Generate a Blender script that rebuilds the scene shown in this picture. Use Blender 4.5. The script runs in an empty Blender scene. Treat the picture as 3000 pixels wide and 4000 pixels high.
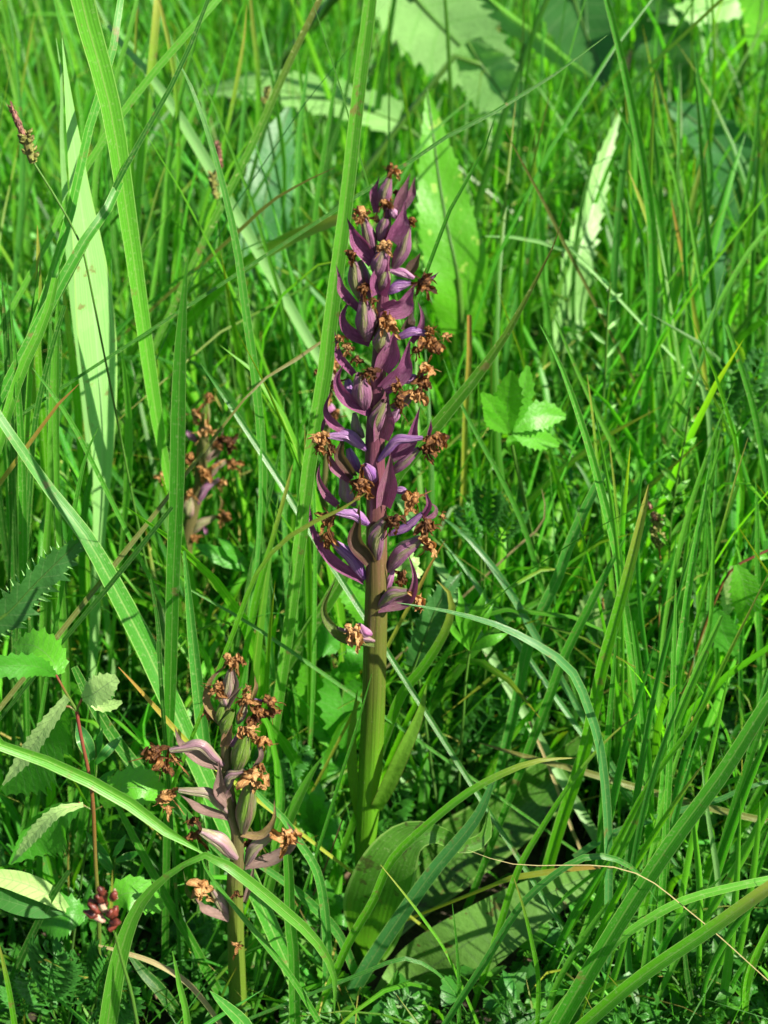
import bpy, math, random
import numpy as np
from mathutils import Vector, noise

# ------------------------------------------------------------------ camera, world, sun, exposure
PITCH = math.radians(33.0)
CAM = np.array([0.0, -0.36, 0.454])
FPX = 5210.0                                   # focal length in pixels of the 3000 x 4000 photograph
S = 3000.0 / 1659.0
sc = bpy.context.scene
col = sc.collection
cd = bpy.data.cameras.new('camera'); cam = bpy.data.objects.new('camera', cd); col.objects.link(cam)
cam.location = CAM; cam.rotation_euler = (math.pi / 2 - PITCH, 0, 0)
cd.sensor_fit = 'VERTICAL'; cd.sensor_height = 24; cd.lens = 24 * FPX / 4000
cd.clip_start = 0.01; cd.clip_end = 60
cd.dof.use_dof = True; cd.dof.focus_distance = 0.425; cd.dof.aperture_fstop = 31.3 / 2.8
sc.camera = cam
SUN_EL, SUN_AZ = math.radians(40), math.radians(-30)      # azimuth from +X, towards the camera
w = bpy.data.worlds.new('World'); sc.world = w; w.use_nodes = True
nt = w.node_tree; bg = nt.nodes['Background']
sky = nt.nodes.new('ShaderNodeTexSky'); sky.sky_type = 'NISHITA'; sky.sun_disc = False
sky.sun_elevation = SUN_EL
sv = Vector((math.cos(SUN_EL) * math.cos(SUN_AZ), math.cos(SUN_EL) * math.sin(SUN_AZ), math.sin(SUN_EL)))
sky.sun_rotation = math.atan2(sv.x, sv.y)
nt.links.new(sky.outputs[0], bg.inputs[0]); bg.inputs[1].default_value = 0.05
ld = bpy.data.lights.new('sun', 'SUN'); ld.energy = 5.0; ld.angle = math.radians(0.5); ld.color = (1, 0.93, 0.8)
lo = bpy.data.objects.new('sun', ld); col.objects.link(lo); lo.rotation_euler = sv.to_track_quat('Z', 'Y').to_euler()
vs = sc.view_settings; vs.view_transform = 'Standard'; vs.look = 'None'; vs.gamma = 1; vs.use_curve_mapping = False
vs.exposure = 1.4
sc.cycles.max_bounces = 8; sc.cycles.transmission_bounces = 6; sc.cycles.diffuse_bounces = 4

R = random.Random(11); NR = np.random.RandomState(5)

# ------------------------------------------------------------------ projection helpers
FWD = np.array([0, math.cos(PITCH), -math.sin(PITCH)]); UP = np.array([0, math.sin(PITCH), math.cos(PITCH)])
def P(x, y, Y):
    """world point on the vertical plane at depth Y seen at (x, y) of the 1659-wide view; never below ground"""
    d = FWD * FPX + np.array([1.0, 0, 0]) * ((x - 829.5) * S) + UP * ((1106 - y) * S)
    t = (Y - CAM[1]) / d[1]
    p = CAM + d * t
    if p[2] < 0.002 and d[2] < 0: p = CAM + d * ((0.002 - CAM[2]) / d[2])
    return p
def mpp(p):                                     # metres per view pixel at a world point
    return float(np.dot(np.asarray(p) - CAM, FWD)) / FPX * S
def proj(p):
    q = p - CAM; dz = q @ FWD
    return 829.5 + q[..., 0] / dz * FPX / S, 1106 - (q @ UP) / dz * FPX / S, dz

# ------------------------------------------------------------------ mesh helpers
class MB:
    def __init__(s): s.v = []; s.f = []; s.uv = []; s.mi = []; s.n = 0
    def add(s, v, f, uv, mi=None):
        v = np.asarray(v); s.v.append(v); s.uv.append(np.asarray(uv)); f = np.asarray(f) + s.n; s.f.append(f); s.n += len(v)
        s.mi.append(np.zeros(len(f), int) if mi is None else np.asarray(mi))
        return s
    def build(s, name, mats, parent=None, smooth=True, tint=None, origin=None):
        v = np.concatenate(s.v); uv = np.concatenate(s.uv)
        f = np.concatenate(s.f)
        o0 = np.array(parent.location if parent is not None else (origin if origin is not None else (0, 0, 0)), float)
        if parent is not None and parent.parent is not None: o0 = o0 + np.array(parent.parent.location)
        v = v - o0
        me = bpy.data.meshes.new(name)
        nv, nf = len(v), len(f)
        me.vertices.add(nv); me.vertices.foreach_set('co', v.astype(np.float32).ravel())
        me.loops.add(nf * 4); me.loops.foreach_set('vertex_index', f.astype(np.int32).ravel())
        me.polygons.add(nf); me.polygons.foreach_set('loop_start', np.arange(0, nf * 4, 4, dtype=np.int32))
        try: me.polygons.foreach_set('loop_total', np.full(nf, 4, dtype=np.int32))
        except Exception: pass
        mi = np.concatenate(s.mi)
        if not isinstance(mats, (list, tuple)): mats = [mats]
        for m in mats: me.materials.append(m)
        me.polygons.foreach_set('material_index', mi.astype(np.int32))
        me.polygons.foreach_set('use_smooth', np.full(nf, bool(smooth)))
        ul = me.uv_layers.new(name='UVMap'); ul.data.foreach_set('uv', uv[f.ravel()].astype(np.float32).ravel())
        if tint is not None:
            a = me.color_attributes.new('tint', 'FLOAT_COLOR', 'POINT'); a.data.foreach_set('color', tint.astype(np.float32).ravel())
        me.update(calc_edges=True); me.validate()
        ob = bpy.data.objects.new(name, me); col.objects.link(ob)
        if parent is not None: ob.parent = parent
        elif origin is not None: ob.location = origin
        return ob

def tag(o, label=None, cat=None, group=None, kind=None):
    if label: o['label'] = label
    if cat: o['category'] = cat
    if group: o['group'] = group
    if kind: o['kind'] = kind
    return o
def empty(name, loc, label, cat, group=None):
    o = bpy.data.objects.new(name, None); col.objects.link(o); o.location = [float(a) for a in loc]
    o.empty_display_size = 0.01
    return tag(o, label, cat, group)

def catmull(pts, n):
    """resample rows (any width) with a centripetal-ish Catmull-Rom spline into n+1 rows, even in arc length"""
    p = np.asarray(pts, float)
    if len(p) == 2: q = np.linspace(0, 1, n + 1)[:, None]; return p[0] * (1 - q) + p[1] * q
    e = np.vstack([2 * p[0] - p[1], p, 2 * p[-1] - p[-2]])
    out = []
    for i in range(len(p) - 1):
        a, b, c, d = e[i:i + 4]
        for t in np.linspace(0, 1, 13)[:(13 if i == len(p) - 2 else 12)]:
            out.append(0.5 * ((2 * b) + (c - a) * t + (2 * a - 5 * b + 4 * c - d) * t * t + (3 * b - a - 3 * c + d) * t ** 3))
    o = np.array(out); L = np.r_[0, np.cumsum(np.linalg.norm(np.diff(o[:, :3], axis=0), axis=1))]
    s = np.linspace(0, L[-1], n + 1)
    return np.stack([np.interp(s, L, o[:, k]) for k in range(o.shape[1])], 1)
def unit(v): return v / np.maximum(np.linalg.norm(v, axis=-1, keepdims=True), 1e-12)

def ribbon(mb, pts, wid, n=16, cols=5, fold=0.25, roll=0.0, twist=0.0, teeth=None, wavy=0.0, asym=(1, 1), halves=None, seed=0, face=None, cup=0.0):
    """a leaf-like strip: pts world rows, wid full width (m) per row; V-folded, toothed, rolled; row 0 is the tip"""
    rr = np.random.RandomState(seed)
    q = catmull(np.c_[np.asarray(pts, float), np.asarray(wid, float)], n)
    c, wd = q[:, :3], np.maximum(q[:, 3], 0)
    T = unit(np.gradient(c, axis=0))
    V = unit(CAM - c) if face is None else np.tile(unit(np.asarray(face, float)), (len(c), 1))
    Sd = unit(np.cross(T, V)); N = unit(np.cross(Sd, T)); 
    s = np.linspace(0, 1, n + 1)
    a = roll + twist * (s - 0.3)
    ca, sa = np.cos(a)[:, None], np.sin(a)[:, None]
    Sd, N = Sd * ca + N * sa, N * ca - Sd * sa
    cs = np.linspace(-1, 1, cols)
    ph = rr.rand() * 6
    V3 = np.zeros((n + 1, cols, 3)); UV = np.zeros((n + 1, cols, 2))
    for j, x in enumerate(cs):
        k = abs(x); am = asym[0] if x < 0 else asym[1]
        h = wd / 2
        sh = np.zeros(n + 1)
        if teeth and k > 0.99:
            per, amp, fw = teeth
            i = np.arange(n + 1); tt = (i % per) / per
            saw = (tt < 1e-6).astype(float) if per <= 2 else np.where(tt < 1e-6, 1.0, np.where(tt < 0.6, 0.25, 0.0))
            jit = 0.7 + 0.6 * rr.rand(n + 1)
            h = h * (1 + amp * saw * jit - amp * 0.3)
            sh = -fw * saw * wd
        z = fold * k * h + cup * (k * k) * h + wavy * wd * np.sin(s * 19 + ph + x * 2) * k * 0.5
        V3[:, j] = c + Sd * (x * h * am)[:, None] + N * z[:, None] + T * sh[:, None]
        UV[:, j, 0] = (x + 1) / 2; UV[:, j, 1] = s
    idx = np.arange((n + 1) * cols).reshape(n + 1, cols)
    f = np.stack([idx[:-1, :-1], idx[:-1, 1:], idx[1:, 1:], idx[1:, :-1]], -1).reshape(-1, 4)
    mi = None
    if halves is not None:
        m = np.array([halves[0] if cs[j] < -1e-6 else halves[1] for j in range(cols - 1)]); mi = np.tile(m, n)
    mb.add(V3.reshape(-1, 3), f, UV.reshape(-1, 2), mi)
    return mb

def tube(mb, pts, rad, n=14, m=10, ridges=0, ramp=0.0, twist=0.0, u0=0.0):
    q = catmull(np.c_[np.asarray(pts, float), np.asarray(rad, float)], n)
    c, r = q[:, :3], np.maximum(q[:, 3], 1e-6)
    T = unit(np.gradient(c, axis=0)); ref = np.array([0.13, 0.98, 0.1])
    A = unit(np.cross(T, ref)); B = unit(np.cross(T, A))
    s = np.linspace(0, 1, n + 1)
    th = np.linspace(0, 2 * np.pi, m + 1)
    ang = th[None, :] + twist * s[:, None]
    rr = r[:, None] * (1 + ramp * np.cos(ridges * th)[None, :])
    V = c[:, None] + A[:, None] * (np.cos(ang) * rr)[..., None] + B[:, None] * (np.sin(ang) * rr)[..., None]
    UV = np.stack([np.tile(th / (2 * np.pi), (n + 1, 1)), np.tile(s[:, None], (1, m + 1))], -1)
    idx = np.arange((n + 1) * (m + 1)).reshape(n + 1, m + 1)
    f = np.stack([idx[:-1, :-1], idx[:-1, 1:], idx[1:, 1:], idx[1:, :-1]], -1).reshape(-1, 4)
    mb.add(V.reshape(-1, 3), f, UV.reshape(-1, 2))
    return mb

def blob(mb, c, ax, r, seed=0, rough=0.35, nu=12, nv=8, freq=2.0):
    """a crumpled lump: centre c, long axis vector ax (half length), radius r"""
    ax = np.asarray(ax, float); L = np.linalg.norm(ax); z = ax / L
    x = unit(np.cross(z, [0.3, 0.9, 0.2])); y = np.cross(z, x)
    V = np.zeros((nv + 1, nu + 1, 3)); UV = np.zeros((nv + 1, nu + 1, 2))
    for i in range(nv + 1):
        ph = math.pi * i / nv
        for j in range(nu + 1):
            th = 2 * math.pi * (j % nu) / nu
            d = (math.sin(ph) * math.cos(th), math.sin(ph) * math.sin(th), math.cos(ph))
            nn = noise.noise(Vector((d[0] * freq + seed * 3.1, d[1] * freq - seed, d[2] * freq * 0.7 + seed * .7)))
            n2 = noise.noise(Vector((d[0] * freq * 3 + seed, d[1] * freq * 3, d[2] * freq * 1.2 + seed * 2)))
            k = 1 + rough * (2.2 * nn + 1.4 * n2)
            V[i, j] = np.asarray(c) + x * d[0] * r * k + y * d[1] * r * k + z * d[2] * L * (1 + rough * nn)
            UV[i, j] = (j / nu, i / nv)
    idx = np.arange((nv + 1) * (nu + 1)).reshape(nv + 1, nu + 1)
    f = np.stack([idx[:-1, :-1], idx[:-1, 1:], idx[1:, 1:], idx[1:, :-1]], -1).reshape(-1, 4)
    mb.add(V.reshape(-1, 3), f, UV.reshape(-1, 2))

# ------------------------------------------------------------------ materials
class NT:
    def __init__(s, name):
        s.m = bpy.data.materials.new(name); s.m.use_nodes = True; s.t = s.m.node_tree; s.t.nodes.clear()
        s.out = s.t.nodes.new('ShaderNodeOutputMaterial')
    def n(s, ty, **k):
        x = s.t.nodes.new(ty)
        for a, b in k.items(): setattr(x, a, b)
        return x
    def l(s, a, b): s.t.links.new(a, b)
    def math(s, op, a, b=None, c=None):
        x = s.n('ShaderNodeMath', operation=op)
        for i, v in enumerate((a, b, c)):
            if v is None: continue
            if isinstance(v, (int, float)): x.inputs[i].default_value = v
            else: s.l(v, x.inputs[i])
        return x.outputs[0]
    def mix(s, f, a, b, mode='MIX'):
        x = s.n('ShaderNodeMix', data_type='RGBA', blend_type=mode)
        for i, v in ((0, f), (6, a), (7, b)):
            if isinstance(v, (int, float)): x.inputs[i].default_value = v
            elif isinstance(v, (tuple, list)): x.inputs[i].default_value = (*v, 1)[:4]
            else: s.l(v, x.inputs[i])
        return x.outputs[2]
    def noise(s, scale, vec=None, detail=3, rough=0.55):
        x = s.n('ShaderNodeTexNoise'); x.inputs['Scale'].default_value = scale; x.inputs['Detail'].default_value = detail
        x.inputs['Roughness'].default_value = rough
        if vec is not None: s.l(vec, x.inputs['Vector'])
        return x.outputs[0]
    def ramp(s, f, stops):
        x = s.n('ShaderNodeValToRGB'); e = x.color_ramp.elements
        while len(e) < len(stops): e.new(0.5)
        for a, (p, c) in zip(e, stops): a.position = p; a.color = (*c, 1)
        s.l(f, x.inputs[0]); return x.outputs[0]
    def uv(s):
        x = s.n('ShaderNodeUVMap'); x.uv_map = 'UVMap'
        y = s.n('ShaderNodeSeparateXYZ'); s.l(x.outputs[0], y.inputs[0]); return x.outputs[0], y.outputs[0], y.outputs[1]
    def obj(s): return s.n('ShaderNodeTexCoord').outputs['Object']
    def rnd(s): return s.n('ShaderNodeObjectInfo').outputs['Random']
    def leaf(s, colr, tcol, fac=0.45, rough=0.4, bump=None, bstr=0.3, bdist=0.0004, spec=0.5, sheen=0):
        p = s.n('ShaderNodeBsdfPrincipled'); s.l(colr, p.inputs['Base Color']) if not isinstance(colr, tuple) else None
        p.inputs['Roughness'].default_value = rough; p.inputs['Specular IOR Level'].default_value = spec
        t = s.n('ShaderNodeBsdfTranslucent'); s.l(tcol, t.inputs[0])
        if bump is not None:
            b = s.n('ShaderNodeBump'); b.inputs['Strength'].default_value = bstr; b.inputs['Distance'].default_value = bdist
            s.l(bump, b.inputs['Height']); s.l(b.outputs[0], p.inputs['Normal']); s.l(b.outputs[0], t.inputs['Normal'])
        if fac <= 0: s.l(p.outputs[0], s.out.inputs[0]); return s.m
        m = s.n('ShaderNodeMixShader'); m.inputs[0].default_value = fac
        s.l(p.outputs[0], m.inputs[1]); s.l(t.outputs[0], m.inputs[2]); s.l(m.outputs[0], s.out.inputs[0]); return s.m
def vm(a, k): return tuple(x * k for x in a)

def cool(c): return (c[0] * 1.04, c[1] * 1.03, c[2] * 0.9) if c[1] > c[0] * 1.5 and c[1] > 1.5 * c[2] else c
def grass_mat(name, c, t, veins=22, pale=(0.30, 0.42, 0.12), tip=None, rough=0.38, tint=False, fac=0.42, spec=0.5, spots=0.0, dark=0.0):
    c, t = cool(c), cool(t); s = NT(name); uvv, u, v = s.uv()
    vein = s.math('SINE', s.math('MULTIPLY', u, veins * 6.283))
    vf = s.math('MULTIPLY_ADD', vein, 0.16, 0.5)
    pm = s.n('ShaderNodeMapping'); pm.inputs['Scale'].default_value = (26, 5, 1); s.l(uvv, pm.inputs[0])
    str_ = s.noise(1.0, pm.outputs[0], 3)
    pat = s.noise(60, s.obj(), 3)
    vf = s.math('ADD', vf, s.math('MULTIPLY', s.math('SUBTRACT', str_, 0.5), 0.9))
    c1 = s.mix(vf, vm(c, 0.72), vm(c, 1.3))
    c1 = s.mix(s.math('MULTIPLY', s.math('GREATER_THAN', pat, 0.62), 0.25), c1, vm(c, 1.5))
    mid = s.math('LESS_THAN', s.math('ABSOLUTE', s.math('SUBTRACT', u, 0.5)), 0.035)
    c1 = s.mix(s.math('MULTIPLY', mid, 0.45), c1, pale)
    t1 = s.mix(vf, vm(t, 0.75), vm(t, 1.2))
    rim = s.math('GREATER_THAN', s.math('ABSOLUTE', s.math('SUBTRACT', u, 0.5)), 0.455)  # edge highlight of the blade margins, put into the colours
    c1 = s.mix(s.math('MULTIPLY', rim, 0.0 if tint else 0.55), c1, (0.3, 0.5, 0.12)); t1 = s.mix(s.math('MULTIPLY', rim, 0.0 if tint else 0.5), t1, (0.5, 0.85, 0.2))
    if tip is not None:
        tf = s.ramp(s.math('ADD', v, s.math('MULTIPLY', s.math('SUBTRACT', str_, 0.5), 0.08)), [(0.0, (1, 1, 1)), (0.09, (0.55, 0.55, 0.55)), (0.2, (0, 0, 0))])
        c1 = s.mix(tf, c1, tip); t1 = s.mix(tf, t1, tip)
    if spots:
        sp = s.noise(420, s.obj(), 2); sf = s.math('MULTIPLY', s.math('GREATER_THAN', sp, 0.66), spots)
        c1 = s.mix(sf, c1, (0.35, 0.4, 0.15))
    if not tint:
        dm = s.ramp(s.noise(110, s.obj(), 4, .65), [(0.63, (0, 0, 0)), (0.70, (.75, .75, .75))])
        c1 = s.mix(dm, c1, (0.19, 0.14, 0.05)); t1 = s.mix(dm, t1, (0.3, 0.22, 0.05))
        dust = s.ramp(s.noise(900, s.obj(), 3), [(0.56, (0, 0, 0)), (0.7, (.35, .35, .35))]); c1 = s.mix(dust, c1, (0.32, 0.42, 0.18))
    if dark:
        db = s.ramp(s.noise(170, s.obj(), 3), [(0.60, (0, 0, 0)), (0.68, (dark, dark, dark))]); c1 = s.mix(db, c1, (0.05, 0.045, 0.018)); t1 = s.mix(db, t1, (0.05, 0.06, 0.01))
    r = s.rnd(); k = s.math('MULTIPLY_ADD', r, 0.5, 0.75)
    if tint:
        a = s.n('ShaderNodeAttribute', attribute_name='tint').outputs['Color']
        c1 = s.mix(1.0, c1, a, 'MULTIPLY'); t1 = s.mix(1.0, t1, a, 'MULTIPLY')
    else:
        cb = s.n('ShaderNodeCombineXYZ')
        for i in range(3): s.l(k, cb.inputs[i])
        c1 = s.mix(1.0, c1, cb.outputs[0], 'MULTIPLY')
    return s.leaf(c1, t1, fac, rough, bump=vf, bstr=0.5, bdist=0.00015, spec=spec)

def leaf_mat(name, c, t, vein=(0.2, 0.34, 0.1), nv=9, slope=1.1, rough=0.45, fac=0.4, blot=0.0, tint=False, net=True, mid=0.03, edge=None, blotc=(0.12, 0.07, 0.02)):
    c, t = cool(c), cool(t); s = NT(name); uvv, u, v = s.uv()
    au = s.math('ABSOLUTE', s.math('MULTIPLY_ADD', u, 2, -1))
    ph = s.math('MULTIPLY', s.math('ADD', v, s.math('MULTIPLY', au, 0.12 * slope)), nv)
    fr = s.math('ABSOLUTE', s.math('SUBTRACT', s.math('FRACT', ph), 0.5))
    lv = s.math('LESS_THAN', fr, 0.06)
    md = s.math('LESS_THAN', au, mid)
    vv = s.math('MAXIMUM', s.math('MULTIPLY', lv, 0.55), md)
    pat = s.noise(45, s.obj(), 4); fine = s.noise(400, s.obj(), 3)
    k = s.math('MULTIPLY_ADD', pat, 1.0, -0.0)
    c1 = s.mix(k, vm(c, 0.65), vm(c, 1.35)); c1 = s.mix(s.math('MULTIPLY', fine, 0.35), c1, vm(c, 1.6))
    c1 = s.mix(s.math('MULTIPLY', vv, 0.6), c1, vein)
    t1 = s.mix(k, vm(t, 0.7), vm(t, 1.25)); t1 = s.mix(s.math('MULTIPLY', vv, 0.4), t1, vm(t, 0.5))
    if blot:
        b = s.math('MULTIPLY', s.math('GREATER_THAN', s.noise(150, s.obj(), 2), 0.66), blot)
        c1 = s.mix(b, c1, blotc); t1 = s.mix(b, t1, blotc)
    if edge is not None:
        e = s.math('GREATER_THAN', au, 0.93); c1 = s.mix(s.math('MULTIPLY', e, 0.8), c1, edge)
    if tint:
        a = s.n('ShaderNodeAttribute', attribute_name='tint').outputs['Color']
        c1 = s.mix(1.0, c1, a, 'MULTIPLY'); t1 = s.mix(1.0, t1, a, 'MULTIPLY')
    h = s.math('SUBTRACT', s.math('MULTIPLY', fine, 0.5), vv)
    return s.leaf(c1, t1, fac, rough, bump=h, bstr=0.9, bdist=0.0009)

M = {}
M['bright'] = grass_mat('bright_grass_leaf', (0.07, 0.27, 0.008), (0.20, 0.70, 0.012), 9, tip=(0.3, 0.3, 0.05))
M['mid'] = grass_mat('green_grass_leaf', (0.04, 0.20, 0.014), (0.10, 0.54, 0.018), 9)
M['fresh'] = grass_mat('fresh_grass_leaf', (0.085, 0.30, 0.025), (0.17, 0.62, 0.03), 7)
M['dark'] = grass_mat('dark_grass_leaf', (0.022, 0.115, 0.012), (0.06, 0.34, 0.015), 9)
M['blue'] = grass_mat('bluish_sedge_leaf', (0.045, 0.20, 0.03), (0.08, 0.46, 0.03), 11, rough=0.3)
M['teal'] = grass_mat('teal_sedge_leaf', (0.055, 0.21, 0.06), (0.08, 0.44, 0.05), 11, rough=0.3)
M['mint'] = grass_mat('pale_mint_reed_leaf', (0.24, 0.50, 0.17), (0.16, 0.60, 0.12), 14, rough=0.42, pale=(0.35, 0.5, 0.25))
M['yellow'] = grass_mat('yellowing_grass_leaf', (0.26, 0.30, 0.03), (0.45, 0.5, 0.03), 7, tip=(0.4, 0.2, 0.05))
M['olive'] = grass_mat('olive_grass_leaf', (0.12, 0.13, 0.03), (0.22, 0.28, 0.04), 7, tip=(0.15, 0.14, 0.03))
M['straw'] = grass_mat('dry_straw', (0.28, 0.22, 0.10), (0.2, 0.15, 0.06), 6, rough=0.7, fac=0.2)
M['brown'] = grass_mat('brown_dead_grass', (0.16, 0.08, 0.035), (0.1, 0.05, 0.02), 6, rough=0.8, fac=0.15)
M['speck'] = grass_mat('speckled_grass_leaf', (0.055, 0.19, 0.015), (0.15, 0.5, 0.02), 8, tip=(0.11, 0.10, 0.02), spots=0.7)
M['tinted'] = grass_mat('meadow_grass_leaf', (0.055, 0.22, 0.012), (0.14, 0.60, 0.014), 5, tint=True, rough=.42, spec=.4)
M['leaf'] = leaf_mat('burnet_leaf_green', (0.045, 0.22, 0.016), (0.12, 0.56, 0.015), vein=(0.13, 0.33, 0.07), nv=13)
M['leafb'] = leaf_mat('burnet_leaf_bright', (0.075, 0.30, 0.016), (0.2, 0.68, 0.015), vein=(0.16, 0.34, 0.08), nv=13)
M['under'] = leaf_mat('burnet_leaf_underside', (0.34, 0.54, 0.2), (0.24, 0.56, 0.08), vein=(0.22, 0.34, 0.16), nv=11)
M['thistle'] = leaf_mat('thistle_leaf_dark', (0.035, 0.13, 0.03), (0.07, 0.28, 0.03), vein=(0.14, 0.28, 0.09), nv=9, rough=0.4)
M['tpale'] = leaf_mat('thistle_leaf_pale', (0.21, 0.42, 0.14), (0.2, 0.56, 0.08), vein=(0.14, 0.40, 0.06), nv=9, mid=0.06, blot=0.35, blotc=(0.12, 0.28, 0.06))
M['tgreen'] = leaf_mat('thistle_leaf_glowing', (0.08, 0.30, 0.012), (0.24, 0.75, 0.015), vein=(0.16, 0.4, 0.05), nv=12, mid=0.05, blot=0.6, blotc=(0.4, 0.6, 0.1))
M['tshade'] = leaf_mat('thistle_leaf_shade_blue', (0.05, 0.18, 0.06), (0.06, 0.30, 0.04), vein=(0.12, 0.25, 0.14), nv=9, mid=0.05)  # blue tone of leaves in shade, put into the leaf colour
M['orleaf'] = grass_mat('orchid_basal_leaf', (0.065, 0.185, 0.025), (0.14, 0.44, 0.02), 13, pale=(0.06, 0.16, 0.03), rough=0.28, dark=0.75)
M['orpale'] = leaf_mat('orchid_fading_leaf', (0.10, 0.23, 0.045), (0.18, 0.44, 0.03), vein=(0.08, 0.16, 0.05), nv=14, slope=0.1, rough=0.5, blot=0.7, blotc=(0.1, 0.05, 0.02))
M['orsheath'] = leaf_mat('orchid_sheath_leaf', (0.085, 0.2, 0.02), (0.25, 0.45, 0.02), vein=(0.1, 0.2, 0.03), nv=0.1, rough=0.35, edge=(0.08, 0.02, 0.02))
M['cover'] = leaf_mat('ground_cover_leaf', (0.045, 0.175, 0.018), (0.12, 0.46, 0.018), vein=(0.08, 0.22, 0.05), nv=5, tint=True)
M['feather'] = leaf_mat('feathery_leaf', (0.045, 0.19, 0.03), (0.1, 0.44, 0.03), vein=(0.06, 0.2, 0.05), nv=4)

def bract_mat(name, a, b, edge, t):
    s = NT(name); uvv, u, v = s.uv()
    pm = s.n('ShaderNodeMapping'); pm.inputs['Scale'].default_value = (14, 2, 1); s.l(uvv, pm.inputs[0])
    st = s.noise(1.6, pm.outputs[0], 5, .7)
    au = s.math('ABSOLUTE', s.math('MULTIPLY_ADD', u, 2, -1))
    pt = s.noise(130, s.obj(), 4); fine = s.noise(1500, s.obj(), 2)
    f = s.math('ADD', s.math('MULTIPLY', st, 0.6), s.math('MULTIPLY', pt, 0.6))
    f = s.math('ADD', f, s.math('MULTIPLY', s.math('SUBTRACT', s.rnd(), 0.5), 0.35))
    c = s.ramp(f, [(0.35, a), (0.62, vm(a, 1.4)), (0.85, b)])
    c = s.mix(s.math('MULTIPLY', s.math('GREATER_THAN', au, 0.86), 0.7), c, edge)
    c = s.mix(s.math('MULTIPLY', s.math('GREATER_THAN', fine, 0.62), 0.3), c, vm(edge, 2.2))
    pale = s.ramp(st, [(0.5, (0, 0, 0)), (0.66, (.6, .6, .6))]); c = s.mix(pale, c, tuple(min(.6, x * 1.7 + .07) for x in edge))
    dk = s.ramp(st, [(0.34, (.6, .6, .6)), (0.46, (0, 0, 0))]); c = s.mix(dk, c, vm(a, .45))
    c = s.mix(s.ramp(v, [(0, (0.7, 0.7, 0.7)), (0.12, (0, 0, 0))]), c, (0.05, 0.015, 0.02))
    tc = s.mix(f, t, vm(t, 0.6))
    return s.leaf(c, tc, 0.25, 0.38, bump=st, bstr=1.0, bdist=0.0009)
M['bract'] = bract_mat('purple_bract', (0.20, 0.062, 0.14), (0.22, 0.145, 0.11), (0.30, 0.085, 0.21), (0.5, 0.08, 0.26))
M['bractg'] = bract_mat('green_brown_bract', (0.075, 0.045, 0.028), (0.10, 0.13, 0.03), (0.09, 0.02, 0.04), (0.25, 0.2, 0.05))
M['bractgreen'] = bract_mat('green_bract', (0.10, 0.17, 0.03), (0.09, 0.06, 0.03), (0.06, 0.03, 0.03), (0.3, 0.4, 0.04))
M['bractpale'] = bract_mat('faded_lilac_bract', (0.25, 0.165, 0.14), (0.23, 0.23, 0.10), (0.19, 0.10, 0.10), (0.4, 0.3, 0.25))
M['bracttan'] = bract_mat('tan_bract', (0.28, 0.22, 0.07), (0.25, 0.12, 0.08), (0.25, 0.12, 0.1), (0.45, 0.35, 0.08))
def capsule_mat(name, ridge, valley, k=3, t=(0.2, 0.2, 0.1), bal=0.55):
    s = NT(name); uvv, u, v = s.uv()
    w_ = s.math('MULTIPLY_ADD', s.math('COSINE', s.math('MULTIPLY', u, 6.283 * k)), 0.5, 0.5)
    pm = s.n('ShaderNodeMapping'); pm.inputs['Scale'].default_value = (20, 2.5, 1); s.l(uvv, pm.inputs[0])
    st = s.noise(1.0, pm.outputs[0], 4)
    f = s.math('ADD', s.math('MULTIPLY_ADD', w_, 0.7, 0.15), s.math('MULTIPLY', s.math('SUBTRACT', st, 0.5), 1.5))
    f = s.math('ADD', f, s.math('MULTIPLY', s.math('SUBTRACT', s.rnd(), 0.5), 0.5))
    f = s.math('ADD', f, s.math('MULTIPLY', s.math('SUBTRACT', 0.25, v), 0.35))
    c = s.ramp(f, [(max(0, bal - 0.38), valley), (bal - 0.05, tuple(a * .45 + b * .6 for a, b in zip(valley, ridge))), (bal + 0.22, vm(ridge, 1.25)), (bal + 0.5, ridge)])
    dusty = s.ramp(st, [(0.54, (0, 0, 0)), (0.68, (.55, .55, .55))]); c = s.mix(dusty, c, tuple(min(.6, x * 1.3 + .12) for x in ridge))
    tc = s.mix(f, vm(t, 1.0), vm(ridge, 1.6))
    return s.leaf(c, tc, 0.16, 0.3, bump=s.math('ADD', st, s.math('MULTIPLY', w_, 0.5)), bstr=0.9, bdist=0.0009)
M['capp'] = capsule_mat('purple_green_capsule', (0.20, 0.085, 0.155), (0.19, 0.205, 0.08), t=(0.3, 0.25, 0.1), bal=0.30)
M['capv'] = capsule_mat('violet_capsule', (0.19, 0.08, 0.26), (0.32, 0.17, 0.34), t=(0.4, 0.2, 0.4))
M['cappink'] = capsule_mat('pink_capsule', (0.24, 0.08, 0.2), (0.4, 0.22, 0.34), t=(0.6, 0.3, 0.5))
M['capg'] = capsule_mat('green_capsule', (0.14, 0.09, 0.07), (0.12, 0.22, 0.03), t=(0.25, 0.4, 0.05), bal=0.75)
M['capl'] = capsule_mat('lilac_capsule', (0.24, 0.14, 0.17), (0.27, 0.26, 0.14), t=(0.4, 0.3, 0.3))
M['capf'] = capsule_mat('faded_pink_capsule', (0.27, 0.15, 0.16), (0.26, 0.26, 0.13), t=(0.6, 0.45, 0.45))
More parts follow.
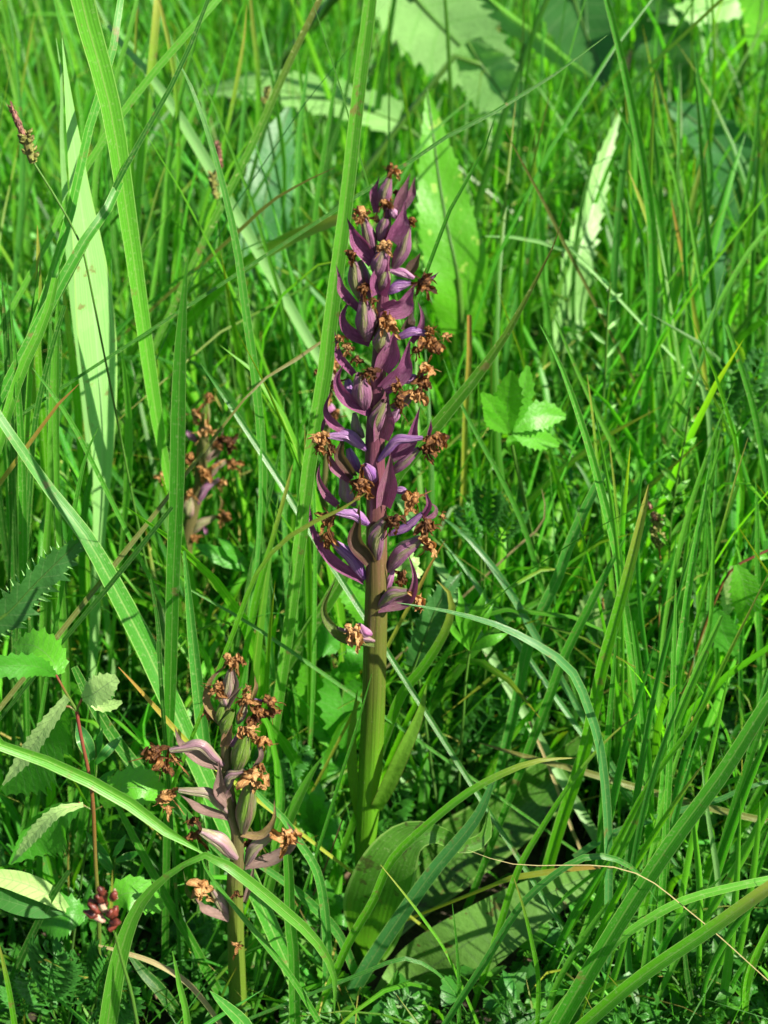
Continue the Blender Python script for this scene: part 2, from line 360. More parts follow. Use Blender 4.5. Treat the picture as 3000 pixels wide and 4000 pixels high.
def withered_mat():
    s = NT('withered_brown_petal'); uvv, u, v = s.uv()
    pm = s.n('ShaderNodeMapping'); pm.inputs['Scale'].default_value = (16, 3, 1); s.l(uvv, pm.inputs[0])
    st = s.noise(1.0, pm.outputs[0], 4); pt = s.noise(260, s.obj(), 4)
    f = s.math('ADD', s.math('MULTIPLY', st, 0.55), s.math('MULTIPLY', pt, 0.5))
    f = s.math('ADD', f, s.math('MULTIPLY', s.math('SUBTRACT', s.rnd(), 0.5), 0.24))
    c = s.ramp(f, [(0.36, (0.035, 0.012, 0.006)), (0.46, (0.13, 0.055, 0.02)), (0.55, (0.35, 0.165, 0.05)), (0.70, (0.62, 0.38, 0.16))])
    return s.leaf(c, s.ramp(f, [(0.35, (0.2, 0.05, 0.01)), (0.7, (0.75, 0.3, 0.05))]), 0.3, 0.6, bump=f, bstr=1.0, bdist=0.0012, spec=0.3)
M['wither'] = withered_mat()
def stem_mat(name, stops, glow=0.1):
    s = NT(name); uvv, u, v = s.uv()
    pm = s.n('ShaderNodeMapping'); pm.inputs['Scale'].default_value = (26, 6, 1); s.l(uvv, pm.inputs[0])
    st = s.noise(1.0, pm.outputs[0], 4); big = s.noise(90, s.obj(), 3); fine = s.noise(1400, s.obj(), 2)
    f = s.math('ADD', v, s.math('MULTIPLY', s.math('SUBTRACT', st, 0.5), 0.16))
    f = s.math('ADD', f, s.math('MULTIPLY', s.math('SUBTRACT', big, 0.5), 0.08))
    c = s.ramp(f, stops)
    c = s.mix(s.math('MULTIPLY', st, 0.5), c, (0.02, 0.012, 0.008), 'MIX')
    c = s.mix(s.math('MULTIPLY', s.math('GREATER_THAN', fine, 0.68), 0.3), c, (0.3, 0.25, 0.18))
    return s.leaf(c, c, glow, 0.33, bump=s.math('ADD', st, s.math('MULTIPLY', fine, 0.3)), bstr=0.5, bdist=0.0006)
M['stem1'] = stem_mat('orchid_stem_purple_to_green', [(0.0, (0.16, 0.05, 0.11)), (0.30, (0.17, 0.055, 0.08)), (0.37, (0.17, 0.10, 0.05)), (0.45, (0.115, 0.12, 0.025)), (0.57, (0.085, 0.17, 0.012)), (0.66, (0.10, 0.30, 0.01))])
M['stem2'] = stem_mat('orchid_stem_green', [(0.0, (0.16, 0.17, 0.06)), (0.4, (0.15, 0.13, 0.05)), (0.5, (0.15, 0.21, 0.03)), (1.0, (0.14, 0.30, 0.015))], 0.2)
M['redstem'] = stem_mat('burnet_stem', [(0.0, (0.28, 0.06, 0.05)), (0.3, (0.22, 0.11, 0.03)), (0.6, (0.12, 0.2, 0.03)), (1.0, (0.1, 0.22, 0.03))])
M['greenstem'] = stem_mat('green_stalk', [(0.0, (0.1, 0.26, 0.03)), (0.5, (0.08, 0.22, 0.03)), (1.0, (0.1, 0.2, 0.05))], 0.2)
M['brownstem'] = stem_mat('brown_stalk', [(0.0, (0.3, 0.12, 0.03)), (0.5, (0.22, 0.14, 0.05)), (1.0, (0.12, 0.18, 0.04))])
def plain(name, c1, c2, scale=300, rough=0.6, fac=0.1):
    s = NT(name); f = s.noise(scale, s.obj(), 4); c = s.ramp(f, [(0.35, c1), (0.65, c2)])
    return s.leaf(c, c, fac, rough, bump=f, bstr=0.8, bdist=0.0006)
M['sbrown'] = plain('sedge_brown_scale', (0.09, 0.035, 0.025), (0.36, 0.17, 0.12), 700)
M['sgreen'] = plain('sedge_green_fruit', (0.10, 0.09, 0.02), (0.22, 0.24, 0.05), 500)
M['rred'] = plain('rush_red_capsule', (0.06, 0.014, 0.01), (0.19, 0.04, 0.025), 600, 0.35)
M['rcream'] = plain('rush_cream_capsule', (0.3, 0.14, 0.12), (0.5, 0.4, 0.25), 600, 0.5)
M['litter'] = plain('dead_leaf_litter', (0.05, 0.03, 0.018), (0.16, 0.11, 0.06), 200, 0.9, 0)

# ------------------------------------------------------------------ ground
def ground():
    xs = np.concatenate([np.linspace(-20, -1.2, 8), np.linspace(-1, 1, 91), np.linspace(1.2, 20, 8)])
    ys = np.concatenate([np.linspace(-6, -0.6, 5), np.linspace(-0.4, 2.2, 111), np.linspace(2.5, 30, 12)])
    X, Y = np.meshgrid(xs, ys); Z = np.zeros_like(X)
    for i in range(X.shape[0]):
        for j in range(X.shape[1]):
            a, b = X[i, j], Y[i, j]
            Z[i, j] = -0.006 + 0.006 * noise.noise(Vector((a * 9, b * 9, 0))) + 0.003 * noise.noise(Vector((a * 40, b * 40, 3)))
    idx = np.arange(X.size).reshape(X.shape)
    f = np.stack([idx[:-1, :-1], idx[:-1, 1:], idx[1:, 1:], idx[1:, :-1]], -1).reshape(-1, 4)
    s = NT('dark_soil_and_litter'); f1 = s.noise(60, s.obj(), 5); f2 = s.noise(400, s.obj(), 4)
    f_ = s.math('ADD', s.math('MULTIPLY', f1, 0.5), s.math('MULTIPLY', f2, 0.5))
    c = s.ramp(f_, [(0.35, (0.012, 0.010, 0.006)), (0.55, (0.035, 0.028, 0.015)), (0.7, (0.09, 0.07, 0.035))])
    m = s.leaf(c, c, 0, 0.95, bump=f_, bstr=1, bdist=0.004)
    mb = MB(); mb.add(np.stack([X, Y, Z], -1).reshape(-1, 3), f, np.stack([X, Y], -1).reshape(-1, 2))
    tag(mb.build('ground', m), kind='structure')
ground()

# ------------------------------------------------------------------ orchids
def wither(mb, c, size, seed, hang=0.0, dirx=0.0, neck=None):
    """withered orchid flower: a shrivelled lump with curled petal remnants; size = width in metres"""
    rr = np.random.RandomState(seed); c = np.asarray(c)
    ax = unit(np.array([dirx + rr.uniform(-.4, .4), rr.uniform(-.4, .1), rr.uniform(.2, 1.0)]))
    blob(mb, c, ax * size * 0.34, size * 0.23, seed=seed, rough=0.5, nu=14, nv=10, freq=2.2)
    blob(mb, c + np.array([rr.uniform(-.3, .3), -.12, rr.uniform(-.3, .3)]) * size, unit(rr.uniform(-1, 1, 3)) * size * 0.28, size * 0.15, seed=seed + 40, rough=0.55, nu=10, nv=8, freq=2.6)
    for k in range(6):
        a = rr.uniform(0, 6.28); d = np.array([math.cos(a), rr.uniform(-.9, .2), math.sin(a)])
        st = c + d * size * 0.08
        L = size * rr.uniform(.4, .95); pts = [st]; dd = d.copy()
        for i in range(4):
            dd = unit(dd + rr.uniform(-.9, .9, 3) * 0.7 + np.array([0, 0, -0.35])); pts.append(pts[-1] + dd * L / 4)
        pts = pts[::-1]
        wv = size * rr.choice([.1, .2, .34, .42])
        ribbon(mb, pts, [wv * .25, wv * .8, wv, wv * .8, wv * .4], n=12, cols=5, fold=rr.uniform(.5, 1.6), twist=rr.uniform(-2.5, 2.5), roll=rr.uniform(-1, 1), wavy=0.45, seed=seed + k)
    for k in range(3):
        a = rr.uniform(0, 6.28); d = np.array([math.cos(a), rr.uniform(-.5, .2), math.sin(a) - .3]); L = size * rr.uniform(.6, .95)
        p1 = c + d * L * .5 + rr.uniform(-.1, .1, 3) * size; p2 = p1 + (d + rr.uniform(-.8, .8, 3)) * L * .45
        ribbon(mb, [p2, p1, c], [size * .03, size * .075, size * .09], n=9, cols=3, fold=1.0, twist=3, wavy=.3, seed=seed + k)
    if neck is not None and np.linalg.norm(c - neck) < size * 2.2:
        m_ = (c + neck) / 2 + rr.uniform(-.1, .1, 3) * size
        ribbon(mb, [c, m_, neck], [size * .3, size * .24, size * .22], n=10, cols=7, fold=1.2, twist=1.0, wavy=.3, seed=seed)
        ribbon(mb, [c, m_ + size * .05, neck], [size * .25, size * .2, size * .2], n=10, cols=7, fold=1.2, roll=2, wavy=.3, seed=seed + 1)
    if hang:
        for k in range(1 + (hang > 1)):
            st = c + np.array([rr.uniform(-.1, .1), -.1, -.1]) * size
            e = st + np.array([dirx * .7 + rr.uniform(-.15, .15), 0, -1.0]) * size * hang * (0.8 if k else 1)
            m_ = (st + e) / 2 + np.array([rr.uniform(-.15, .15), -.1, .05]) * size
            ribbon(mb, [e, (e + m_) / 2 + rr.uniform(-.05, .05, 3) * size, m_, st], [size * .05, size * .17, size * .13, size * .1], n=12, cols=5, fold=1.0, twist=rr.uniform(-2, 2), wavy=0.3, seed=seed + 9)

def orchid(label, group, off, stem_pts, stemY, data, smat, leaves=(), seed0=0, root=None, capm='capp', bm='bract', lean=0.0, stem_radius_scale=1.0):
    """stem_pts: (x, y, width) in view pixels, top to bottom; data rows in the pixels of a close-up whose frame is off = {name: (ox, oy, k)}"""
    Yof = lambda y: stemY
    sp = [P(x, y, stemY) for x, y, w_ in stem_pts]; sr = [w_ * mpp(p) / 2 * stem_radius_scale for (x, y, w_), p in zip(stem_pts, sp)]
    base = sp[-1].copy()
    if root is None:
        d = unit(sp[-1] - sp[-2])
        if base[2] > 0.003: base = sp[-1] + d * (base[2] / max(0.2, -d[2]))
    else: base = np.array(root)
    base[2] = -0.004
    E = empty('orchid', (base[0], base[1], 0), label, 'orchid', group)
    mb = MB(); tube(mb, sp + [base], sr + [sr[-1] * 1.05], n=90, m=20, ridges=7, ramp=0.06, twist=0.5)
    mb.build('stem', M[smat], E)
    sx = np.array([p[1] for p in stem_pts]); xx = np.array([p[0] for p in stem_pts]); ww = np.array([p[2] for p in stem_pts])
    def at(fr, x, y, tipness, front, back):
        ox, oy, k = off[fr]; gx, gy = (ox + x * k) / S, (oy + y * k) / S
        r = np.interp(gy, sx, ww) / 2
        u = (gx - np.interp(gy, sx, xx)) / r
        rm = r * mpp(P(gx, gy, stemY))
        if back: dY = rm * (0.6 + 0.8 * tipness)
        elif front: dY = -rm * (0.9 + 1.0 * tipness)
        else: dY = -rm * math.sqrt(max(0, 1 - u * u)) * 0.8 - rm * 0.5 * tipness
        return P(gx, gy, stemY + dY), k / S
    last = None; tipp = None
    for i, row in enumerate(data):
        kind, fr, pts, wd = row[0], row[1], row[2], row[3]
        o = row[4] if len(row) > 4 else {}
        fl = o.get('f', None); back = o.get('b', 0)
        if fl is None:
            ox, oy, k = off[fr]; p0 = pts if kind == 'F' else pts[0]; gx, gy = (ox + p0[0] * k) / S, (oy + p0[1] * k) / S
            fl = abs(gx - np.interp(gy, sx, xx)) < np.interp(gy, sx, ww) * 0.42
        if kind in 'BO':
            q = []
            for j, (x, y) in enumerate(pts):
                p, k = at(fr, x, y, j / (len(pts) - 1), fl and not back, back); q.append(p)
            W = wd * k * mpp(q[0])
            if kind == 'B':
                q = q[::-1]; n_ = len(q)
                ws = {2: [0, .9], 3: [0, 0.8, .8], 4: [0, .55, 1, .7]}[n_]
                if n_ == 2:
                    q = [q[0], q[0] * .35 + q[1] * .65, q[1]]; ws = [0, .95, .75]
                elif n_ == 3: q = [q[0], q[0] * .5 + q[1] * .5, q[1], q[2]]; ws = [0.0, .40, .95, .7]
                mb = MB(); ribbon(mb, q, [W * a for a in ws], n=18, cols=9, fold=0.5 if not o.get('flat') else .1, cup=0.35, roll=o.get('r', R.uniform(-.35, .35)), twist=R.uniform(-.3, .3), seed=i)
                mb.build('bract', M[o.get('m', bm)], E)
            else:
                if len(q) == 2:
                    q = [q[0], q[0] * .6 + q[1] * .4, q[1] * .75 + q[0] * .25, q[1]]; rs = [.45, .98, .88, .4]
                elif len(q) == 3: q = [q[0], (q[0] + q[1]) / 2, q[1], (q[1] + q[2]) / 2, q[2]]; rs = [.36, .8, .92, .7, .38]
                else: rs = [.38, .9, .7, .36]
                mb = MB(); tube(mb, q, [W / 2 * a for a in rs], n=22, m=24, ridges=6, ramp=0.10, twist=o.get('t', R.uniform(.3, 1.1)))
                tipp = q[-1]
                last = mb.build('seed_capsule', M[o.get('m', capm)], E)
        else:
            (x, y) = pts
            p, k = at(fr, x, y, 1.0, fl or o.get('c', 0), back)
            ox, oy, k0 = off[fr]
            Sz = wd * k * mpp(p) * R.uniform(.95, 1.2)
            p = p + np.array([0, -Sz * 0.15, 0])
            mb = MB(); wither(mb, p, Sz, seed0 + i, o.get('h', 0), o.get('d', 0), None if o.get('alone') or last is None else tipp)
            par = last if (last is not None and not o.get('alone')) else E
            mb.build('withered_flower', M['wither'], par)
    for name, lf in leaves:
        mb = MB(); lf(mb); mb.build(name, LM[0], E)
    return E

C1, C2, C3 = (1150, 580, 0.42194), (1150, 1280, 0.42194), (1150, 1900, 0.42194)
OFF1 = dict(a=C1, b=C2, c=C3)
G1 = lambda fr, x, y: ((fr[0] + x * fr[2]) / S, (fr[1] + y * fr[2]) / S)
def stemrow(fr, x, y, w_): a, b = G1(fr, x, y); return (a, b, w_ * fr[2] / S)
D1 = [
 ('O', 'a', [(840, 560), (840, 400), (880, 270)], 135), ('F', 'a', (885, 190), 90), ('F', 'a', (955, 215), 80, {'alone': 1, 'h': .8, 'd': .3}), ('F', 'a', (935, 400), 75, {'b': 1}),
 ('B', 'a', [(760, 590), (735, 420), (790, 250)], 85), ('B', 'a', [(930, 570), (990, 420), (1075, 225)], 110, {'r': .3}), ('B', 'a', [(1000, 560), (1080, 420), (1120, 250)], 85, {'b': 1}),
 ('O', 'a', [(960, 650), (890, 560)], 75, {'m': 'cappink', 'f': 1}), ('F', 'a', (840, 500), 125, {'c': 1}),
 ('O', 'a', [(740, 970), (690, 800), (640, 640)], 125), ('F', 'a', (615, 570), 140, {'h': .7, 'd': -.5}), ('F', 'a', (760, 650), 80, {'b': 1}),
 ('B', 'a', [(730, 1050), (600, 860), (485, 640)], 160), ('B', 'a', [(890, 850), (970, 700), (1030, 490)], 175, {'r': .3, 'f': 1}),
 ('O', 'a', [(920, 1110), (1010, 930), (1050, 720)], 150), ('F', 'a', (1090, 660), 100, {'h': .6, 'd': .2}),
 ('O', 'a', [(790, 850), (850, 640)], 120, {'m': 'capp'}),
 ('O', 'a', [(770, 1190), (790, 1050), (820, 930)], 165, {'f': 1}), ('F', 'a', (840, 880), 150, {'h': .7, 'd': .9, 'c': 1}),
 ('B', 'a', [(780, 1350), (790, 1180), (865, 985)], 200, {'f': 1, 'r': .2}), ('O', 'a', [(800, 1300), (850, 1130)], 120, {'f': 1}),
 ('O', 'a', [(620, 1400), (570, 1200), (545, 1040)], 155), ('F', 'a', (520, 970), 130),
 ('B', 'a', [(590, 1490), (440, 1330), (385, 1070)], 100), ('O', 'a', [(700, 1380), (640, 1180), (610, 1040)], 120, {'b': 1}),
 ('O', 'a', [(680, 1770), (660, 1580), (640, 1400)], 200, {'f': 1}), ('F', 'a', (650, 1290), 110, {'c': 1, 'h': 1.8, 'd': .2}), ('F', 'a', (730, 1400), 80, {'c': 1, 'h': 1.8, 'd': .5}),
 ('B', 'a', [(700, 1800), (520, 1700), (450, 1560), (520, 1390)], 115), ('O', 'a', [(880, 1130), (1000, 1150), (1110, 1200)], 85, {'m': 'cappink'}),
 ('O', 'a', [(870, 1340), (960, 1270), (1080, 1240)], 110, {'m': 'capv'}), ('F', 'a', (1200, 1220), 165, {'h': .9, 'd': .6}), ('B', 'a', [(1230, 1215), (1290, 1190), (1340, 1140)], 32),
 ('B', 'a', [(1040, 1200), (1110, 1080), (1170, 960)], 110, {'b': 1, 'm': 'bractg'}), ('B', 'a', [(830, 1500), (1000, 1450), (1120, 1250)], 210, {'r': .2, 'f': 1}),
 ('O', 'a', [(790, 1880), (810, 1760), (830, 1640)], 180, {'f': 1}), ('F', 'a', (880, 1590), 185, {'c': 1, 'h': .8, 'd': .8}),
 ('B', 'a', [(1000, 1680), (1060, 1600), (1100, 1480)], 110, {'b': 1, 'm': 'bractg'}), ('O', 'a', [(940, 1760), (1100, 1690), (1250, 1720)], 95, {'m': 'capv'}), ('F', 'a', (1260, 1790), 200, {'h': .4, 'd': .8}), ('F', 'a', (1240, 1665), 100),
 ('F', 'a', (1400, 1720), 80, {'alone': 1, 'h': .6, 'd': .5}), ('B', 'a', [(1080, 1790), (1150, 1680), (1180, 1550), (1140, 1410)], 70),
 ('B', 'b', [(800, 375), (870, 220), (940, 0)], 215, {'f': 1, 'r': .25}), ('F', 'b', (430, 90), 100, {'h': .9, 'd': -.3}), ('F', 'b', (500, 170), 110, {'h': .5}), ('F', 'b', (580, 280), 100, {'h': .8}),
 ('B', 'b', [(550, 430), (420, 270), (370, 20)], 85), ('O', 'b', [(660, 740), (620, 580), (600, 430)], 190, {'f': 1}), ('F', 'b', (690, 400), 130, {'c': 1, 'h': 1.0, 'd': .5}),
 ('B', 'b', [(710, 780), (480, 640), (400, 480), (455, 340)], 125), ('O', 'b', [(590, 720), (520, 600), (490, 480)], 120, {'m': 'capv', 'b': 1}), ('F', 'b', (360, 500), 60, {'b': 1}),
 ('B', 'b', [(820, 560), (990, 400), (1075, 90)], 185, {'r': .25, 'f': 1}), ('O', 'b', [(990, 500), (1130, 450)], 80, {'m': 'capv'}), ('F', 'b', (1180, 500), 150), ('F', 'b', (1210, 360), 130, {'h': .3}),
 ('F', 'b', (1130, 200), 110, {'h': 1.0, 'alone': 1}), ('B', 'b', [(1180, 470), (1175, 400), (1145, 330)], 40), ('O', 'b', [(900, 740), (1030, 680), (1110, 600)], 90), ('F', 'b', (1150, 600), 170),
 ('F', 'b', (950, 530), 120, {'c': 1, 'alone': 1}), ('F', 'b', (970, 650), 130, {'c': 1, 'h': .9, 'd': .4}),
 ('O', 'b', [(760, 960), (770, 820), (830, 680)], 160, {'f': 1, 'm': 'capp'}), ('B', 'b', [(790, 1020), (820, 840), (870, 590)], 205, {'f': 1, 'r': .2}), ('O', 'b', [(860, 900), (930, 820), (970, 740)], 100, {'m': 'cappink'}),
 ('B', 'b', [(450, 960), (340, 870), (290, 750), (335, 590)], 85), ('B', 'b', [(255, 960), (270, 880), (295, 800)], 36, {'b': 1}),
 ('O', 'b', [(670, 1130), (500, 1000), (310, 1000)], 120, {'m': 'capv'}), ('F', 'b', (240, 1010), 175, {'h': .2, 'd': -.8}), ('F', 'b', (215, 1110), 110, {'h': .5}), ('F', 'b', (330, 1110), 100, {'h': 1.6}),
 ('O', 'b', [(640, 1020), (570, 920), (555, 790)], 95, {'m': 'capl', 'b': 1}), ('B', 'b', [(550, 1370), (430, 1190), (455, 950)], 120, {'m': 'bractg'}),
 ('O', 'b', [(610, 1340), (540, 1230), (500, 1120)], 110, {'m': 'capv', 'b': 1}), ('B', 'b', [(520, 1410), (370, 1290), (290, 1130)], 105),
 ('O', 'b', [(745, 1420), (700, 1340), (650, 1270)], 125, {'m': 'capv', 'f': 1}), ('F', 'b', (620, 1430), 190, {'c': 1, 'h': .7, 'd': .8}),
 ('O', 'b', [(780, 1230), (950, 1040), (1190, 1020)], 95, {'m': 'capv'}), ('F', 'b', (1290, 1010), 160), ('B', 'b', [(1240, 1010), (1260, 930), (1265, 840)], 40),
 ('B', 'b', [(900, 1200), (1060, 1060), (1165, 720)], 140, {'r': .2}), ('O', 'b', [(900, 1350), (1030, 1230), (1150, 1120)], 115, {'m': 'capp'}), ('F', 'b', (1220, 1110), 120, {'h': 1.1, 'd': .8}),
 ('B', 'b', [(820, 1640), (850, 1440), (895, 1140)], 195, {'f': 1, 'r': .3}), ('B', 'b', [(400, 1640), (300, 1540), (230, 1400), (235, 1240)], 85),
 ('O', 'c', [(560, 180), (470, 60), (440, -100)], 125, {'m': 'capl', 'b': 1}), ('O', 'c', [(685, 350), (560, 260), (380, 240)], 120, {'m': 'capv'}), ('F', 'c', (320, 290), 165, {'h': 1.4, 'd': .5}),
 ('O', 'c', [(770, 665), (760, 450), (840, 300)], 165, {'f': 1, 'm': 'capp'}), ('F', 'c', (910, 310), 180, {'c': 1, 'h': .6, 'd': .3}), ('B', 'c', [(720, 690), (590, 500), (600, 150)], 170, {'m': 'bractg', 'f': 1, 'r': -.3}),
 ('O', 'b', [(920, 1500), (1040, 1510)], 70, {'m': 'capv'}), ('F', 'b', (1090, 1570), 190, {'h': .5, 'd': .3}),
 ('O', 'c', [(870, 450), (1050, 370), (1180, 250)], 90, {'m': 'capv'}), ('B', 'c', [(1180, 290), (1240, 180), (1210, 0)], 65), ('B', 'c', [(1210, 300), (1290, 260), (1310, 200), (1260, 150)], 50, {'b': 1}),
 ('O', 'c', [(870, 780), (1000, 600), (1170, 480)], 165, {'m': 'capp'}), ('F', 'c', (1240, 340), 200, {'h': .9, 'd': -.3}), ('F', 'c', (1230, 520), 150, {'h': .2}), ('F', 'c', (1370, 270), 70, {'alone': 1, 'h': .4, 'd': .5}),
 ('O', 'c', [(650, 850), (530, 650), (350, 510)], 140, {'m': 'capv'}), ('F', 'c', (300, 460), 140, {'h': .6, 'd': .4}), ('B', 'c', [(640, 880), (350, 700), (170, 420), (140, 160)], 110),
 ('O', 'c', [(860, 970), (890, 860), (920, 770)], 65, {'m': 'cappink', 'b': 1}), ('F', 'c', (990, 810), 120, {'b': 1}),
 ('O', 'c', [(790, 1110), (910, 990), (1050, 970)], 125, {'m': 'capp'}), ('F', 'c', (1160, 1040), 170, {'h': .5, 'd': -.3}), ('B', 'c', [(780, 1140), (1040, 1070), (1120, 870), (1050, 610)], 105, {'m': 'bract'}),
 ('O', 'c', [(740, 1430), (600, 1390), (400, 1310)], 75, {'m': 'capl'}), ('O', 'c', [(710, 1370), (640, 1340), (600, 1280)], 100, {'m': 'cappink', 'f': 1}), ('F', 'c', (555, 1320), 175, {'h': 1.3, 'd': .2, 'c': 1}),
 ('B', 'c', [(740, 1450), (430, 1380), (270, 1150), (385, 850)], 105, {'m': 'bractgreen'}),
]
stem1 = [stemrow(C1, 860, 420, 60), stemrow(C1, 850, 900, 90), stemrow(C2, 790, 200, 130), stemrow(C2, 760, 700, 160), stemrow(C2, 745, 1200, 180), stemrow(C3, 760, 200, 185), stemrow(C3, 760, 900, 200),
         stemrow(C3, 750, 1400, 215), (808, 1500, 50), (803, 1620, 52), (797, 1730, 50), (790, 1830, 44), (785, 1950, 42), (782, 2070, 42)]
LM = [M['orleaf']]
def leafpart(E, name, mat, pts, wd, **k):
    """pts (x, y, Y) base to tip in view pixels"""
    q = [P(*p) for p in pts][::-1]; W = [w_ * mpp(p) for w_, p in zip(wd[::-1], q)]
    mb = MB(); ribbon(mb, q, W, **k); return mb.build(name, mat, E)
O1 = orchid('tallest purple orchid spike going to seed with withered brown flowers on a thick stem', 'orchids gone to seed', OFF1, stem1, 0.0, D1, 'stem1', seed0=100)
leafpart(O1, 'stem_leaf', M['orsheath'], [(812, 1745, -.004), (838, 1695, -.006), (872, 1620, -.006), (905, 1545, -.003), (922, 1478, 0)], [26, 34, 32, 20, 1], n=24, cols=7, fold=0.35, roll=.3)
leafpart(O1, 'stem_leaf', M['orsheath'], [(786, 1800, .002), (765, 1700, .003), (760, 1600, .004), (772, 1490, .006)], [20, 22, 20, 1], n=20, cols=5, fold=0.3)
leafpart(O1, 'basal_leaf', M['orleaf'], [(790, 2060, .01), (850, 1960, .02), (960, 1850, .035), (1090, 1760, .045), (1210, 1660, .055), (1299, 1556, .06)], [50, 110, 150, 140, 100, 1], n=30, cols=9, fold=0.2, cup=.15, roll=.4, wavy=.05)
leafpart(O1, 'basal_leaf', M['orleaf'], [(786, 2080, -.002), (806, 1990, -.016), (836, 1880, -.022), (880, 1812, -.02), (940, 1800, -.02), (1000, 1826, -.018), (1046, 1806, -.014), (1056, 1745, -.01)], [60, 140, 130, 84, 42, 36, 32, 1], n=40, cols=9, fold=0.2, twist=-1.6, roll=.25)
leafpart(O1, 'basal_leaf', M['orpale'], [(790, 2230, -.012), (880, 2130, -.016), (990, 2050, -.016), (1130, 1960, -.010), (1240, 1905, -.004), (1330, 1872, .0)], [60, 130, 150, 110, 66, 1], n=30, cols=9, fold=0.22, roll=.3, wavy=.05)

K4, K5 = (520, 2500, 0.40988), (600, 3100, 0.42194)
D2 = [
 ('O', 'd', [(890, 560), (905, 440), (920, 290)], 115, {'m': 'capl'}), ('F', 'd', (905, 155), 95), ('F', 'd', (1010, 170), 100, {'h': 1.7, 'd': -.1}), ('F', 'd', (960, 230), 70),
 ('B', 'd', [(830, 800), (700, 600), (740, 380), (930, 205)], 75, {'m': 'bracttan', 'flat': 1}), ('B', 'd', [(890, 560), (980, 440), (965, 330), (925, 215)], 75, {'m': 'bractpale'}),
 ('O', 'd', [(880, 620), (860, 560), (830, 480)], 100, {'m': 'capl'}), ('F', 'd', (820, 430), 150, {'h': .7, 'd': -.4}), ('F', 'd', (700, 670), 100, {'b': 1, 'alone': 1}),
 ('O', 'd', [(830, 800), (835, 720), (850, 600)], 115, {'m': 'capg'}), ('B', 'd', [(900, 640), (960, 540), (1050, 430)], 70, {'m': 'bractpale'}), ('O', 'd', [(1000, 790), (1040, 700), (1070, 600)], 100, {'m': 'capl'}), ('F', 'd', (1085, 540), 140, {'h': 1.6, 'd': -.3}),
 ('F', 'd', (1090, 450), 80, {'alone': 1}), ('B', 'd', [(1130, 570), (1165, 450), (1158, 330)], 50, {'m': 'bracttan'}), ('O', 'd', [(1090, 610), (1160, 580), (1240, 580)], 50, {'m': 'capv'}), ('F', 'd', (1310, 570), 150), ('F', 'd', (1210, 660), 150), ('F', 'd', (1150, 750), 150),
 ('O', 'd', [(860, 900), (890, 780), (950, 670)], 120, {'m': 'capg', 'f': 1}), ('B', 'd', [(925, 1010), (990, 920), (1045, 800)], 60, {'m': 'cappink'}), ('B', 'd', [(870, 1010), (910, 900), (950, 800)], 105, {'m': 'bracttan', 'f': 1}),
 ('O', 'd', [(990, 1240), (1030, 1060), (1070, 890)], 185, {'m': 'capg', 'f': 1, 't': .5}), ('F', 'd', (1120, 830), 130, {'c': 1}), ('F', 'd', (1230, 940), 140, {'h': .7}), ('B', 'd', [(1150, 1210), (1215, 1100), (1180, 980), (1115, 890)], 55, {'m': 'bractpale'}),
 ('O', 'd', [(860, 1190), (640, 1000), (350, 1050)], 120, {'m': 'capl'}), ('B', 'd', [(850, 1210), (640, 1130), (460, 990), (395, 830)], 120, {'m': 'bractpale', 'flat': 1}), ('F', 'd', (220, 1050), 180, {'h': .2, 'd': -.5}), ('F', 'd', (310, 1200), 120, {'h': .4}), ('F', 'd', (400, 1120), 100, {'h': 2.2, 'd': .9}),
 ('B', 'd', [(900, 1560), (820, 1420), (820, 1140)], 150, {'m': 'bractpale', 'f': 1}), ('O', 'd', [(880, 1450), (930, 1290), (1060, 1250)], 110, {'m': 'capl', 'f': 1}), ('F', 'd', (1150, 1260), 200, {'c': 1, 'h': .5, 'd': .2}), ('F', 'd', (1220, 1190), 100, {'h': .5}), ('F', 'd', (1190, 1370), 100, {'c': 1}),
 ('O', 'e', [(830, 350), (850, 180), (875, 0), (880, -110)], 190, {'m': 'capg', 'f': 1, 't': .5}),
 ('O', 'd', [(900, 1640), (720, 1460), (430, 1430)], 115, {'m': 'capl'}), ('B', 'd', [(910, 1690), (640, 1610), (420, 1450)], 95, {'m': 'bractpale', 'flat': 1}), ('F', 'd', (330, 1460), 160, {'h': .2, 'd': -.5}), ('F', 'd', (340, 1600), 125, {'h': .4}),
 ('O', 'e', [(765, 595), (620, 440), (430, 345)], 160, {'m': 'capl', 't': .4}), ('F', 'e', (385, 230), 110, {'h': .3}), ('F', 'e', (390, 370), 120, {'h': 1.6, 'd': .9}), ('B', 'e', [(330, 330), (310, 250), (310, 150)], 30, {'m': 'bractgreen', 'b': 1}),
 ('B', 'e', [(810, 370), (990, 380), (1110, 240), (1118, 45)], 80, {'m': 'bracttan', 'flat': 1}),
 ('O', 'e', [(860, 655), (940, 490), (1130, 355)], 120, {'m': 'capl'}), ('B', 'e', [(850, 670), (1130, 600), (1310, 430), (1230, 255)], 130, {'m': 'bractpale', 'flat': 1}), ('F', 'e', (1240, 360), 185, {'h': 1.3, 'd': -.6}), ('F', 'e', (890, 450), 120, {'b': 1, 'alone': 1}),
 ('O', 'e', [(690, 1110), (620, 1000), (540, 890)], 120, {'m': 'capl'}), ('F', 'e', (450, 840), 190, {'h': .5}), ('B', 'e', [(700, 1160), (480, 1070), (380, 960)], 90, {'m': 'bractpale', 'flat': 1}), ('B', 'e', [(480, 1060), (320, 930), (270, 700)], 50, {'m': 'bractgreen'}),
 ('F', 'e', (770, 910), 75, {'c': 1, 'alone': 1}), ('F', 'e', (770, 1390), 90, {'c': 1, 'alone': 1, 'h': 2.2, 'd': -.3}), ('B', 'e', [(840, 1000), (900, 820), (945, 600)], 60, {'m': 'bractpale', 'b': 1}),
]
